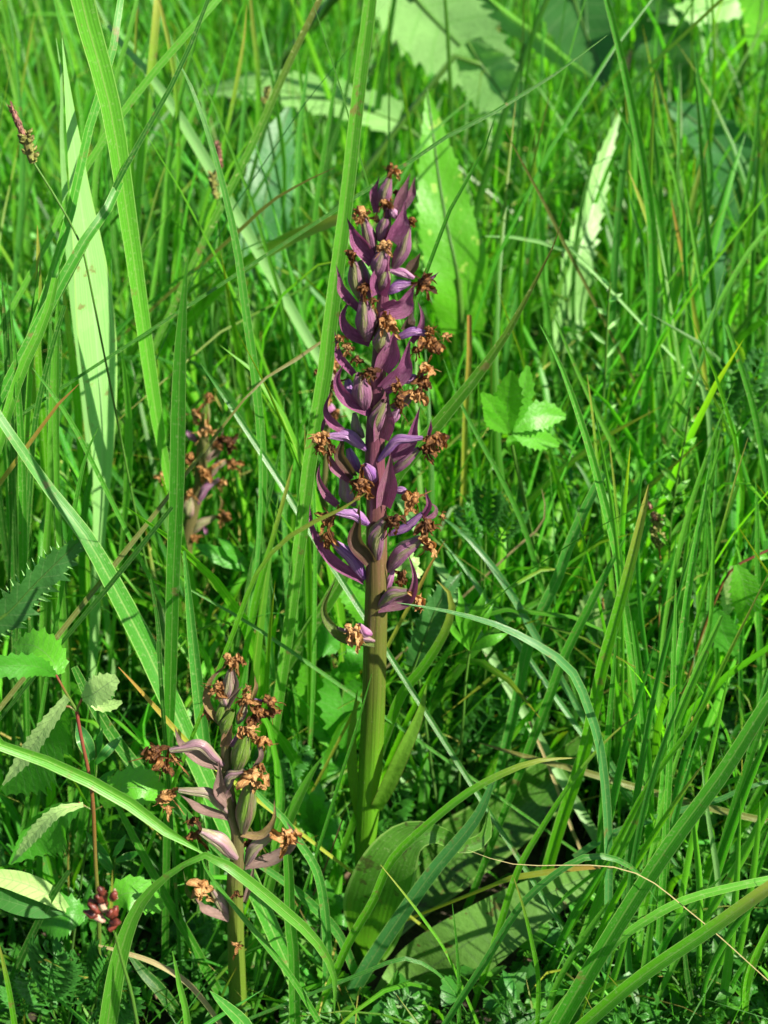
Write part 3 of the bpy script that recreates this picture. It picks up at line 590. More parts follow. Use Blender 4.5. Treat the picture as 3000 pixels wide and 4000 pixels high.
stem2 = [stemrow(K4, 900, 500, 60), stemrow(K4, 890, 900, 90), stemrow(K4, 890, 1250, 115), stemrow(K4, 930, 1600, 125), stemrow(K5, 770, 350, 110), stemrow(K5, 775, 600, 130), stemrow(K5, 755, 800, 150), stemrow(K5, 760, 1200, 152), stemrow(K5, 770, 1600, 160), stemrow(K5, 785, 2000, 162), stemrow(K5, 795, 2300, 165)]
O2 = orchid('short orchid spike with swollen green pods, pale lilac bracts and curled brown flowers', 'orchids gone to seed', dict(d=K4, e=K5), stem2, -0.045, D2, 'stem2', seed0=400, capm='capg', bm='bractpale')
leafpart(O2, 'basal_leaf', M['orpale'], [(520, 2230, -.03), (505, 2120, -.02), (560, 2075, -.015), (640, 2085, -.012), (700, 2120, -.01)], [40, 100, 120, 110, 20], n=26, cols=9, fold=0.3, wavy=.12, roll=.2)

K7 = (500, 1450, 0.36166)
D3 = [('O', 'g', [(830, 620), (840, 480), (850, 340)], 110, {'m': 'capg'}), ('F', 'g', (880, 260), 110), ('F', 'g', (730, 450), 140), ('F', 'g', (850, 610), 150, {'c': 1, 'h': .4}), ('O', 'g', [(740, 760), (680, 700), (620, 650)], 90, {'m': 'cappink'}),
 ('O', 'g', [(830, 960), (900, 830), (955, 710)], 115, {'m': 'capf'}), ('B', 'g', [(850, 960), (990, 830), (1035, 600)], 85, {'m': 'bractpale'}), ('F', 'g', (1080, 740), 180), ('F', 'g', (970, 770), 110), ('F', 'g', (680, 920), 120, {'h': .6}),
 ('O', 'g', [(850, 1190), (960, 1020), (1060, 970)], 95, {'m': 'capf'}), ('F', 'g', (1130, 975), 150), ('B', 'g', [(880, 1160), (950, 1050), (975, 880)], 60, {'m': 'bracttan'}), ('F', 'g', (810, 1090), 150, {'c': 1, 'h': .8}),
 ('O', 'g', [(740, 1450), (840, 1260), (990, 1165)], 90, {'m': 'cappink'}), ('F', 'g', (1010, 1200), 120, {'h': .8}), ('B', 'g', [(1000, 1500), (1020, 1420), (985, 1320)], 36, {'m': 'bracttan'}), ('F', 'g', (370, 1120), 130),
 ('O', 'g', [(670, 1580), (655, 1470), (660, 1350)], 150, {'m': 'bractg' if 0 else 'capf'}), ('F', 'g', (660, 1310), 130, {'c': 1}), ('O', 'g', [(690, 1760), (790, 1640), (950, 1570)], 105, {'m': 'capf'}), ('F', 'g', (1040, 1540), 160, {'h': .5}), ('B', 'g', [(850, 1760), (830, 1700), (805, 1610)], 50, {'m': 'cappink'}), ('F', 'g', (730, 1790), 100)]
stem3 = [stemrow(K7, 850, 400, 50), stemrow(K7, 810, 700, 75), stemrow(K7, 780, 1200, 80), stemrow(K7, 700, 1500, 85), stemrow(K7, 640, 1800, 90), stemrow(K7, 620, 2100, 90)]
O3 = orchid('blurred pinkish brown seeding orchid behind the tall grass blades', 'orchids gone to seed', dict(g=K7), stem3, 0.17, D3, 'stem2', seed0=700, capm='capf', bm='bractpale', stem_radius_scale=1.6)
D4 = [('F', 'h', (10, 0), 90), ('F', 'h', (-20, 60), 80), ('O', 'h', [(20, 140), (-10, 60)], 60, {'m': 'capl'}), ('F', 'h', (40, 130), 90), ('F', 'h', (-20, 190), 80), ('O', 'h', [(20, 300), (-20, 210)], 60, {'m': 'cappink'}), ('F', 'h', (30, 270), 80), ('B', 'h', [(10, 330), (-40, 270), (-50, 190)], 40, {'m': 'bractpale'})]
O4 = orchid('dim reddish brown orchid spike half hidden by the tall pale reed blade', 'orchids gone to seed', dict(h=(1285, 1400, 0.8)), [(712, 770, 8), (712, 850, 10), (706, 950, 12), (700, 1060, 12)], 0.15, D4, 'stem2', seed0=900, capm='capl', bm='bractpale')

# ------------------------------------------------------------------ traced grass blades
BLADES = 'grass blades among the orchids'
def down_root(q):
    """continue world rows (tip first) down to the soil"""
    p = q[-1].copy(); 
    if p[2] <= 0.004: return q
    d = unit(q[-1] - q[-2])
    if d[2] > -0.45: d = unit(np.array([d[0], d[1] * .5, -0.7]))
    e = p + d * (p[2] + 0.004) / -d[2]
    return q + [p * .5 + e * .5 + np.array([0, 0.0, 0.0]), e]
def blade(label, mat, W, pts, Y, prof='blade', fold=0.3, roll=0.0, twist=0.0, n=None, cols=5, name='grass_blade', cat='grass blade', group=BLADES, root=True, seed=0):
    """pts (x, y) tip to base in view pixels; Y depth at tip and base (m); W one width or one per row, in view pixels"""
    m = len(pts); YY = np.interp(np.arange(m), np.linspace(0, m - 1, len(Y)), Y) if not isinstance(Y, (int, float)) else np.full(m, Y)
    q = [P(x, y, yy) for (x, y), yy in zip(pts, YY)]
    if isinstance(W, (int, float)):
        L = np.r_[0, np.cumsum([math.dist(a, b) for a, b in zip(pts[:-1], pts[1:])])]; L /= L[-1]
        if prof == 'cut': W = [W * min(1, .8 + k) for k in L]
        else: W = [W * min(1.0, 0.06 + (k / 0.55) ** 0.75) for k in L]
    wm = [w_ * mpp(p) for w_, p in zip(W, q)]
    if prof != 'cut' and m < 5:      # let the taper show
        pass
    if root:
        q2 = down_root(list(q)); wm = wm + [wm[-1] * .8] * (len(q2) - len(q)); q = q2
    q = [np.array(p) + np.array([noise.noise(Vector((i_ * .9, seed + W[0] if isinstance(W, list) else seed, pts[0][0]))), 0, 0]) * mpp(p) * 5 if 0 < i_ < len(q) - 1 else np.array(p) for i_, p in enumerate(q)]
    org = (q[-1][0], q[-1][1], 0)
    if prof == 'blade' and len(q) > 2:
        qq = catmull(np.c_[np.array(q), np.array(wm)], 40); s = np.linspace(0, 1, 41)
        vis = m / len(q)
        qq[:, 3] *= np.minimum(1, 0.04 + (s / 0.22) ** 0.8); q = list(qq[:, :3]); wm = list(qq[:, 3])
        n = n or 40
    mb = MB(); ribbon(mb, q, wm, n=n or 30, cols=cols, fold=fold, roll=roll, twist=twist, seed=seed)
    o = mb.build(name, M[mat], None, origin=org)
    return tag(o, label, cat, group)

b = blade
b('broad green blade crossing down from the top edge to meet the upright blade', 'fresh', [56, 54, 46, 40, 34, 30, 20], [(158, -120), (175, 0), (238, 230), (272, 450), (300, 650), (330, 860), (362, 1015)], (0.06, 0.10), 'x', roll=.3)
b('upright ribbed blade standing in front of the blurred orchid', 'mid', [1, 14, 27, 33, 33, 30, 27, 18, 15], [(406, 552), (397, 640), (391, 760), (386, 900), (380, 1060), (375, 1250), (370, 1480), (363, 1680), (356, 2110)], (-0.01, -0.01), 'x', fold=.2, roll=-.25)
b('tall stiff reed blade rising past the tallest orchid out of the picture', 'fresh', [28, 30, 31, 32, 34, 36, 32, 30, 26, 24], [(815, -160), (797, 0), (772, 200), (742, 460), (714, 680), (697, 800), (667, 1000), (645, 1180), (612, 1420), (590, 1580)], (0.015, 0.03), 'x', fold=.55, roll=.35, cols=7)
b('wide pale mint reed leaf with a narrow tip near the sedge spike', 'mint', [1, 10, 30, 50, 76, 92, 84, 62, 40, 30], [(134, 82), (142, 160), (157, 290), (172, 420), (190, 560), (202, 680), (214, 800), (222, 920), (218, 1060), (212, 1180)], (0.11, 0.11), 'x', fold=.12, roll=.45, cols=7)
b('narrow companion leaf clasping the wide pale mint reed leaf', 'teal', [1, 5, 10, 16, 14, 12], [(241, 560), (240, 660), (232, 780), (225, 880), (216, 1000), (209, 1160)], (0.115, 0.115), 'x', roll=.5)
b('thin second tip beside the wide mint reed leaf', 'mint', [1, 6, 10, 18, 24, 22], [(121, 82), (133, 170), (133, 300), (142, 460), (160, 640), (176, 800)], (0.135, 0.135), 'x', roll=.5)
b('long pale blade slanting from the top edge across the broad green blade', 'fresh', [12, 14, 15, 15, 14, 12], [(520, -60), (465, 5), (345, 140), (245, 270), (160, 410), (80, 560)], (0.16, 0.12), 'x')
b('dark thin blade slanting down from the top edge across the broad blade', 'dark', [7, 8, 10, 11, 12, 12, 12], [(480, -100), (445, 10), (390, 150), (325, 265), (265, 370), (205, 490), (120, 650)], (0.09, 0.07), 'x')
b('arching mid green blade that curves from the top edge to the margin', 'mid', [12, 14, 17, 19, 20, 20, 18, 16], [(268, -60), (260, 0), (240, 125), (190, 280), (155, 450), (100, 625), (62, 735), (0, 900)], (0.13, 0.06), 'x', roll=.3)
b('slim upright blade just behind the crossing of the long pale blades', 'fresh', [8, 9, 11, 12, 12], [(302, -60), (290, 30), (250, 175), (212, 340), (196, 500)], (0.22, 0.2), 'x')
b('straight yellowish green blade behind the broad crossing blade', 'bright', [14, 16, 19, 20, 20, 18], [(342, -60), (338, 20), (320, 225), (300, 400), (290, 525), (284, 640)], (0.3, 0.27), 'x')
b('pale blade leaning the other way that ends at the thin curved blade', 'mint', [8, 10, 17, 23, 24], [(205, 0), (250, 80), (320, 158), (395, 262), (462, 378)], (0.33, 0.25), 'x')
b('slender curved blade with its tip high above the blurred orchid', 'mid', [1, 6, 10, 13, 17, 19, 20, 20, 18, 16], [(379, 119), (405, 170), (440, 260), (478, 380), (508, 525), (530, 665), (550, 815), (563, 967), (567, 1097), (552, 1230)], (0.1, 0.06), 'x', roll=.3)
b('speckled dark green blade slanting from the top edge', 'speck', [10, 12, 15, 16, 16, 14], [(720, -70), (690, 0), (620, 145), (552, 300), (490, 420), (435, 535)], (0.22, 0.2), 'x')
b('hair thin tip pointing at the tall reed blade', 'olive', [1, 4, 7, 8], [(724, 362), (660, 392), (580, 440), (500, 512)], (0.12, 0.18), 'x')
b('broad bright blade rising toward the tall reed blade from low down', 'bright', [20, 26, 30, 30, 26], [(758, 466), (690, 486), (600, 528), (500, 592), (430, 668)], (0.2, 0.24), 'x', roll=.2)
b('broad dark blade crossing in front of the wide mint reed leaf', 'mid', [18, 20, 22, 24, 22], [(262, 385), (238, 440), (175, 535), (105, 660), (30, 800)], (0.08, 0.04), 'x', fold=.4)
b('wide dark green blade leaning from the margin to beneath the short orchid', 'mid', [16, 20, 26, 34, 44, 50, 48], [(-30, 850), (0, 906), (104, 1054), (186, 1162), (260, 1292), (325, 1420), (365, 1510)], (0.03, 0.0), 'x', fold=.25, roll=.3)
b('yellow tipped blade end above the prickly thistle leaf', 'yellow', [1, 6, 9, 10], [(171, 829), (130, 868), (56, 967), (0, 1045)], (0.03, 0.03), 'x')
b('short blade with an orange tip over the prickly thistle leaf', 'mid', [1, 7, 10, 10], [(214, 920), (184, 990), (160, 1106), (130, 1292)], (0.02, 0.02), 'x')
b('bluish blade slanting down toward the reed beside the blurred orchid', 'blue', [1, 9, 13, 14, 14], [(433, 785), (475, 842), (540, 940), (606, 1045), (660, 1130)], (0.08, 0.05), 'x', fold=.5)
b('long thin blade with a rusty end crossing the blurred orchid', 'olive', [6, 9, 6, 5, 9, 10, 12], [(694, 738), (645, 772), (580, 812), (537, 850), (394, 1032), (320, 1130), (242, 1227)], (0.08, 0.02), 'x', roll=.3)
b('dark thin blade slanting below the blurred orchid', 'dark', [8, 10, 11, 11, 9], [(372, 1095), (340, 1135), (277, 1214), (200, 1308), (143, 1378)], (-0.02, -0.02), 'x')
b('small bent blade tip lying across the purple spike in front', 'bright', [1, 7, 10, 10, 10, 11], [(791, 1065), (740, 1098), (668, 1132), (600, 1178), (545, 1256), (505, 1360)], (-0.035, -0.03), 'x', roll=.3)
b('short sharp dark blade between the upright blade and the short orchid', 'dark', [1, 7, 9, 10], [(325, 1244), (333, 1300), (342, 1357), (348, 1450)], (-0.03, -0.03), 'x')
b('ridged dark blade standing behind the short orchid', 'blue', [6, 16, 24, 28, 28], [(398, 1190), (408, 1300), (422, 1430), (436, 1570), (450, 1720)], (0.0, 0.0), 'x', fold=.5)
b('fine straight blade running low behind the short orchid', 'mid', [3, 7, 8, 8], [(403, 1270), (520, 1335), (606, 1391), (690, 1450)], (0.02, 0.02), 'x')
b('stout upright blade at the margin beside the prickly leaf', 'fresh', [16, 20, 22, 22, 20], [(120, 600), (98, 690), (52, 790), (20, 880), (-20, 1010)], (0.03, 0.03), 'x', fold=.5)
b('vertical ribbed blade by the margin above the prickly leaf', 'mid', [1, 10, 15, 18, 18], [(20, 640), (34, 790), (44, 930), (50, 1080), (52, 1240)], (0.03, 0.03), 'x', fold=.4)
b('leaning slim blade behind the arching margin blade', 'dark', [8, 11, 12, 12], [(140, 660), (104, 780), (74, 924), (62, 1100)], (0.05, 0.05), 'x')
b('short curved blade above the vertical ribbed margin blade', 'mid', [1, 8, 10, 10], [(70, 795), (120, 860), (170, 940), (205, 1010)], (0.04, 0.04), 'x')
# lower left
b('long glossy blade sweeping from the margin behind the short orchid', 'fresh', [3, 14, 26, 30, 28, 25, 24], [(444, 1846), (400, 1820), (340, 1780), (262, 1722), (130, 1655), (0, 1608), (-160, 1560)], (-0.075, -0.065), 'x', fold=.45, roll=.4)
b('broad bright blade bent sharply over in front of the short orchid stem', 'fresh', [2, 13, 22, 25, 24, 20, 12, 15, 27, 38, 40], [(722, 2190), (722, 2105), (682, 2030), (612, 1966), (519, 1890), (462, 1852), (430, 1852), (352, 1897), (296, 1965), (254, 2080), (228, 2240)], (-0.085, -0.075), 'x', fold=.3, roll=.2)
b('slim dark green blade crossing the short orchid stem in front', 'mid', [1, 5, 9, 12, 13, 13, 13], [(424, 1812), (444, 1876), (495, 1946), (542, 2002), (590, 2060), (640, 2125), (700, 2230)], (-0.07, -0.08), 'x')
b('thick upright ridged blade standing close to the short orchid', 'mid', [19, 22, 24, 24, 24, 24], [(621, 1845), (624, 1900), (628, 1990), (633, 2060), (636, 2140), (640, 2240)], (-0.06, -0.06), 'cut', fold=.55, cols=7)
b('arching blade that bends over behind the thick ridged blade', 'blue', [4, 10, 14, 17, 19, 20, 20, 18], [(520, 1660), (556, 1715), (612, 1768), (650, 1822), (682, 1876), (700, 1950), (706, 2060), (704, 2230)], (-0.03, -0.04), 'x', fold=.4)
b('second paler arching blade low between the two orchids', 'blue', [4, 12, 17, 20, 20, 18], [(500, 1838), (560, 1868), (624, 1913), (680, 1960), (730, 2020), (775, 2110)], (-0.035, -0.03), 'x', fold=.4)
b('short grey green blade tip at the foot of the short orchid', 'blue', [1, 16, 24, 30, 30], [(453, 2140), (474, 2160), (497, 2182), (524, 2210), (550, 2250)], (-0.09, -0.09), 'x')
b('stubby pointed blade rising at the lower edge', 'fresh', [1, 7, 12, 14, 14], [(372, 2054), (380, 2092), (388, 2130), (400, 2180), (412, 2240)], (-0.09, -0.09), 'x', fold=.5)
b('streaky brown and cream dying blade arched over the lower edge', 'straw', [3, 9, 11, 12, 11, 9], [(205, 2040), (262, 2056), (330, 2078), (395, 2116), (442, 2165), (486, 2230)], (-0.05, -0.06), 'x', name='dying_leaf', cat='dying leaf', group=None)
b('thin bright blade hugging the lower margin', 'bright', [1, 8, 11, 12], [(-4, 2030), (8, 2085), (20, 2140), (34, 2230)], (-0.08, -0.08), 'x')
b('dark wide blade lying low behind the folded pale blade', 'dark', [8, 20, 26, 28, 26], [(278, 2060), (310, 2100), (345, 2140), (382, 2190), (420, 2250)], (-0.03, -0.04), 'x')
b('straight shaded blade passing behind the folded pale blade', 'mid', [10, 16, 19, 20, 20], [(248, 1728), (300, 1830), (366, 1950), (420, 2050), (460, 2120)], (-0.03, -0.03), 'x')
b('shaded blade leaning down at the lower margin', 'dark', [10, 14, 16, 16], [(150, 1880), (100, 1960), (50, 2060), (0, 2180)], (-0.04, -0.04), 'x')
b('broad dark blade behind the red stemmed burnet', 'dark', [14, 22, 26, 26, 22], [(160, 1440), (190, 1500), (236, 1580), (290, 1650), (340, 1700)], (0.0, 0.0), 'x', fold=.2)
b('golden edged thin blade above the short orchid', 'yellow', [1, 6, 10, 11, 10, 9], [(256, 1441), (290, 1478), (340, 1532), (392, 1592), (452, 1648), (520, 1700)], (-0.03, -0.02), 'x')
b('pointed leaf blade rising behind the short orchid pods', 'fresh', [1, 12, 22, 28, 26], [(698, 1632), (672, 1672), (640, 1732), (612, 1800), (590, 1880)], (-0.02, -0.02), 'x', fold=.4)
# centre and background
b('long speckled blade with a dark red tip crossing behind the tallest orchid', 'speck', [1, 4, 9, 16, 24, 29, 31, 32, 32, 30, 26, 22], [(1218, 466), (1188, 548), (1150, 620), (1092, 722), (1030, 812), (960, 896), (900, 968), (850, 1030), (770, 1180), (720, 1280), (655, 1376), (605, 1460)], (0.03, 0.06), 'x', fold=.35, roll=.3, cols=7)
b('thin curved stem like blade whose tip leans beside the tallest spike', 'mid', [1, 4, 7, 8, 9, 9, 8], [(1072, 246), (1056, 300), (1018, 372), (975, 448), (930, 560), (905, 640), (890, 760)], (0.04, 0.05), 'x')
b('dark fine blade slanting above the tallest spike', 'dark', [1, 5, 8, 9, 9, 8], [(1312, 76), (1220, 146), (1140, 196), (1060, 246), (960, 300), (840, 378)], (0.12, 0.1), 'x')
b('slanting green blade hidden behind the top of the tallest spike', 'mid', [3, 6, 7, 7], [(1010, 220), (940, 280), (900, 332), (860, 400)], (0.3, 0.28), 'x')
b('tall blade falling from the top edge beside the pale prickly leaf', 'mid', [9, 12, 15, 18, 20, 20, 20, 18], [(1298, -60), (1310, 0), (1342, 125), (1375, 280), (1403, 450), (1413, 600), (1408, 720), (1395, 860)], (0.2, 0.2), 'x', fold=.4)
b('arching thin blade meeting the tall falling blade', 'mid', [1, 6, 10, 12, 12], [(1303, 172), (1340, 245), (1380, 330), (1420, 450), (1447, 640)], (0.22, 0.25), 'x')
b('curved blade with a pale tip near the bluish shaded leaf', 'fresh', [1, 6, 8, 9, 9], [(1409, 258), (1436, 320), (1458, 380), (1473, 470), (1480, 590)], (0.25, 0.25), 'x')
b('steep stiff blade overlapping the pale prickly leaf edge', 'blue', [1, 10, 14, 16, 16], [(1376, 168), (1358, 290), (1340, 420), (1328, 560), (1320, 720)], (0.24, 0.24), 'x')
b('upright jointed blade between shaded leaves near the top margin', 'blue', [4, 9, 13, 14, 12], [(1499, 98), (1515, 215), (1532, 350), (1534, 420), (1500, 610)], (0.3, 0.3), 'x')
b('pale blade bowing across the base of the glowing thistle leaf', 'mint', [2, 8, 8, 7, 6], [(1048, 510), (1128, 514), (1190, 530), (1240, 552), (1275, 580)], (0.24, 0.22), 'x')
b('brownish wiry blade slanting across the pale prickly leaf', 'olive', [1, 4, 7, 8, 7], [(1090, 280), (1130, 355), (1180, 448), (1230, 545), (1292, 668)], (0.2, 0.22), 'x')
b('short blade with an orange burnt tip', 'yellow', [1, 7, 12, 14], [(1449, 428), (1462, 490), (1478, 560), (1492, 640)], (0.25, 0.25), 'x')
b('long graceful blade bending over in the open space beside the tallest orchid', 'mid', [1, 8, 13, 16, 18, 20, 21, 21, 20], [(1165, 700), (1204, 775), (1240, 870), (1275, 970), (1303, 1080), (1328, 1190), (1348, 1300), (1368, 1430), (1392, 1640)], (0.05, 0.04), 'x', fold=.5, roll=.2, cols=7)
b('second thinner bending blade behind the long graceful blade', 'fresh', [1, 7, 10, 12, 12], [(1185, 655), (1235, 775), (1285, 880), (1335, 985), (1388, 1110)], (0.12, 0.12), 'x')
b('bluish folded blade doubled over at its top in the open space', 'blue', [17, 20, 22, 23, 24, 24, 22], [(1303, 1022), (1272, 1082), (1235, 1165), (1200, 1255), (1155, 1355), (1130, 1440), (1110, 1530)], (0.06, 0.05), 'cut', fold=.5)
b('bright sharp blade standing before the bluish folded blade', 'bright', [1, 16, 22, 24, 26, 28, 26, 24], [(1401, 1046), (1388, 1110), (1362, 1220), (1330, 1334), (1303, 1438), (1262, 1620), (1204, 1800), (1150, 2000)], (0.02, 0.0), 'x', fold=.55, cols=7)
b('pointed dark blade slanting under the bluish folded blade', 'mid', [1, 12, 18, 20, 20], [(1356, 1152), (1318, 1220), (1268, 1318), (1218, 1422), (1180, 1520)], (0.04, 0.03), 'x', fold=.4)
b('wiry blade curving through the shade beside the tallest spike', 'mid', [1, 6, 9, 10, 11, 10], [(958, 775), (990, 860), (1040, 955), (1090, 1050), (1135, 1150), (1172, 1268)], (0.09, 0.08), 'x')
b('slim stiff upright blade at the far margin cluster', 'mid', [1, 9, 14, 17, 18, 17, 16], [(1533, 1000), (1518, 1090), (1498, 1210), (1478, 1350), (1462, 1450), (1435, 1700), (1390, 2212)], (0.03, 0.0), 'x', fold=.5)
b('fine bowed blade beside the slim stiff upright blade', 'fresh', [1, 6, 8, 9, 9], [(1529, 1072), (1541, 1150), (1540, 1240), (1532, 1350), (1505, 1445)], (0.03, 0.03), 'x')
b('thin seeding grass stalk leaning at the far margin', 'bright', [1, 4, 6, 7, 7], [(1616, 946), (1590, 1030), (1568, 1110), (1535, 1230), (1500, 1360)], (0.05, 0.04), 'x')
b('blue green blade arching out from the orchid pods and down again', 'teal', [1, 5, 9, 14, 18, 20, 20, 20, 19, 18], [(858, 1302), (920, 1312), (990, 1326), (1080, 1354), (1180, 1406), (1232, 1450), (1268, 1520), (1300, 1640), (1314, 1860), (1306, 2230)], (-0.02, -0.03), 'x', fold=.35, roll=.3)
b('teal blade arching beside the withered flowers into shade', 'teal', [1, 10, 14, 16, 16], [(948, 1112), (1000, 1152), (1055, 1212), (1105, 1285), (1152, 1365)], (0.07, 0.05), 'x')
b('second teal blade running under the first into shade', 'teal', [1, 9, 12, 13], [(952, 1165), (1010, 1235), (1060, 1310), (1110, 1380)], (0.08, 0.06), 'x')
b('curling bright blade with a hooked tip behind the lowest pods', 'bright', [1, 8, 15, 19, 21, 22, 20], [(944, 1254), (968, 1278), (977, 1310), (958, 1368), (915, 1440), (868, 1500), (830, 1600)], (0.02, 0.02), 'x', fold=.3)
b('yellow stiff blade sticking out behind the lowest pods', 'yellow', [1, 6, 8, 8], [(961, 1168), (930, 1220), (900, 1280), (850, 1375)], (0.03, 0.03), 'x')
b('long blade arching in front of the basal leaves of the tallest orchid', 'bright', [1, 7, 13, 16, 17, 18, 18, 18, 16], [(1248, 1637), (1190, 1640), (1130, 1652), (1024, 1704), (926, 1778), (848, 1858), (804, 1946), (756, 2032), (720, 2110)], (-0.035, -0.045), 'x', fold=.45)
b('wide pale bluish blade laid over the folded basal leaf', 'teal', [10, 24, 30, 32, 32, 28], [(1066, 1684), (1026, 1772), (934, 1884), (848, 2006), (784, 2100), (730, 2200)], (-0.025, -0.035), 'x', fold=.2)
b('large shining blade leaning in from the margin at the lower corner', 'mid', [26, 30, 34, 36, 38, 38], [(1720, 1440), (1659, 1512), (1562, 1668), (1442, 1830), (1324, 2008), (1196, 2230)], (-0.06, -0.07), 'x', fold=.4, roll=.3, cols=7)
b('bright broad blade low across the lower corner', 'bright', [22, 26, 28, 28, 28], [(1730, 1872), (1659, 1918), (1534, 2008), (1384, 2110), (1250, 2225)], (-0.08, -0.085), 'x', fold=.4)
b('bowed blade above the bright broad blade in the lower corner', 'fresh', [12, 16, 18, 18, 16, 16], [(1730, 1890), (1659, 1900), (1504, 1936), (1414, 1978), (1324, 2042), (1230, 2150)], (-0.05, -0.06), 'x')
b('slender blade looping over the fading basal leaf', 'blue', [1, 8, 12, 14, 15, 16, 16], [(1422, 1952), (1385, 1892), (1330, 1856), (1262, 1852), (1192, 1896), (1120, 1960), (1050, 2072)], (-0.05, -0.06), 'x', fold=.4)
b('nearly level yellow green blade over the fading basal leaf', 'yellow', [2, 10, 13, 12, 8], [(1330, 1873), (1250, 1876), (1170, 1886), (1100, 1898), (1070, 1910)], (-0.03, -0.02), 'x')
b('olive brown blade lying diagonally behind the upright blades', 'olive', [1, 10, 14, 15, 15, 14], [(1034, 1604), (1120, 1630), (1264, 1668), (1444, 1722), (1560, 1752), (1720, 1802)], (0.03, 0.0), 'x')
b('teal blade running level from the margin into the upright blades', 'teal', [14, 15, 15, 12, 6], [(1240, 1852), (1320, 1802), (1414, 1768), (1540, 1732), (1720, 1698)], (0.0, 0.0), 'x')
b('straight bright blade crossing the spotted basal leaf tip', 'bright', [1, 5, 9, 12, 14, 15], [(1381, 1538), (1310, 1600), (1240, 1680), (1170, 1790), (1120, 1880), (1080, 2000)], (-0.02, -0.03), 'x')
b('upright ribbed blade in the cluster above the lower corner', 'mid', [10, 15, 18, 18, 18, 18], [(1366, 1340), (1380, 1440), (1396, 1600), (1404, 1740), (1396, 1900), (1380, 2200)], (0.0, 0.0), 'x', fold=.5)
b('leaning ribbed blade in the cluster above the lower corner', 'fresh', [8, 16, 20, 20, 20, 18], [(1560, 1330), (1510, 1440), (1440, 1610), (1380, 1750), (1310, 1900), (1210, 2150)], (-0.02, -0.03), 'x', fold=.5)
b('slim leaning blade crossing the cluster above the lower corner', 'bright', [1, 8, 11, 12, 12], [(1659, 1240), (1580, 1400), (1500, 1560), (1400, 1700), (1290, 1900)], (-0.03, -0.03), 'x')
b('paler upright blade behind the large shining blade', 'mint', [1, 9, 13, 14, 14], [(1512, 1610), (1530, 1760), (1550, 1900), (1560, 2040), (1565, 2200)], (-0.02, -0.02), 'x')
b('hair fine green blade curving across the shaded basal leaf', 'bright', [1, 4, 6, 6, 6], [(822, 1868), (870, 1926), (920, 1992), (968, 2066), (1030, 2212)], (-0.055, -0.06), 'x')
b('small drooping blade arched low before the fading basal leaf', 'blue', [1, 5, 8, 9, 8], [(1010, 2190), (965, 2120), (905, 2078), (860, 2072), (790, 2100)], (-0.06, -0.06), 'x')
b('needle like upright blade in front of the fading basal leaf', 'mid', [1, 5, 8, 9], [(977, 1952), (985, 2030), (990, 2110), (994, 2230)], (-0.06, -0.06), 'x')
b('slim blade beside the needle like blade', 'bright', [1, 6, 9, 10, 10], [(1108, 1890), (1130, 1960), (1150, 2040), (1162, 2120), (1160, 2240)], (-0.06, -0.06), 'x')
b('long straw coloured thread slanting over the lower corner', 'straw', [.5, 1.6, 2.2, 2.2, 2], [(1010, 1836), (1120, 1868), (1350, 1878), (1500, 1976), (1680, 2136)], (-0.07, -0.07), 'x', name='dry_grass_thread', cat='dry grass', group=None)
b('pale dry stalk leaning among the upright blades', 'straw', [6, 7, 7, 7], [(1144, 1558), (1190, 1670), (1262, 1850), (1374, 2028)], (0.03, 0.02), 'x', name='dry_stalk', cat='dry stalk', group=None)
b('dark brown dead stalk slanting low near the lower edge', 'brown', [3, 4, 4], [(740, 1770), (700, 1880), (650, 1990)], (-0.01, 0.0), 'x', name='dead_stalk', cat='dead stalk', group=None)
b('short shaded blade between the folded leaf and the short orchid', 'mid', [1, 12, 18, 22, 22], [(604, 1640), (610, 1720), (600, 1800), (585, 1890), (570, 1990)], (0.0, 0.0), 'x', fold=.5)
b('slim green blade leaning against the thick stem of the tallest orchid', 'mid', [1, 4, 6, 7, 7], [(803, 1456), (786, 1520), (762, 1600), (735, 1680), (700, 1790)], (-0.03, -0.03), 'x')
b('blade rising steeply beside the glowing thistle leaf', 'fresh', [1, 7, 9, 10], [(1012, 560), (1010, 700), (1008, 860), (1004, 1000)], (0.25, 0.25), 'x')
b('upright yellow green cut stalk behind the tallest orchid', 'yellow', [10, 12, 12, 13, 13], [(1014, 680), (1013, 780), (1006, 900), (1000, 1040), (996, 1180)], (0.16, 0.16), 'cut', fold=.5)
b('slender blade crossing the dark gap beside the leafy stem', 'mid', [1, 5, 6, 7, 7], [(1282, 1135), (1266, 1190), (1250, 1260), (1235, 1310), (1215, 1400)], (0.08, 0.08), 'x')
b('bleached curled blade end above the dark gap', 'straw', [1, 4, 4, 5], [(1170, 1056), (1178, 1100), (1165, 1140), (1110, 1190)], (0.1, 0.1), 'x', name='dry_curl', cat='dry grass', group=None)
b('pale rusty edged blade standing near the top of the far thicket', 'mint', [3, 9, 11, 12, 12], [(1488, 745), (1506, 800), (1528, 880), (1536, 960), (1530, 1060)], (0.14, 0.14), 'x')
b('falling blade along the upper margin of the far thicket', 'mid', [9, 11, 13, 13], [(1570, 700), (1600, 790), (1628, 880), (1645, 980)], (0.1, 0.1), 'x')
b('steep dark blade near the far thicket', 'mid', [1, 8, 11, 12], [(1570, 560), (1520, 760), (1450, 980), (1380, 1200)], (0.14, 0.1), 'x')
b('bright lance blade standing in the upper thicket', 'bright', [1, 12, 18, 20, 20], [(1530, 300), (1500, 420), (1470, 560), (1440, 700), (1420, 860)], (0.3, 0.28), 'x')
b('long slanting blade from the margin through the upper thicket', 'fresh', [8, 10, 12, 12, 11], [(1680, 470), (1620, 540), (1550, 660), (1480, 800), (1420, 940)], (0.2, 0.18), 'x')
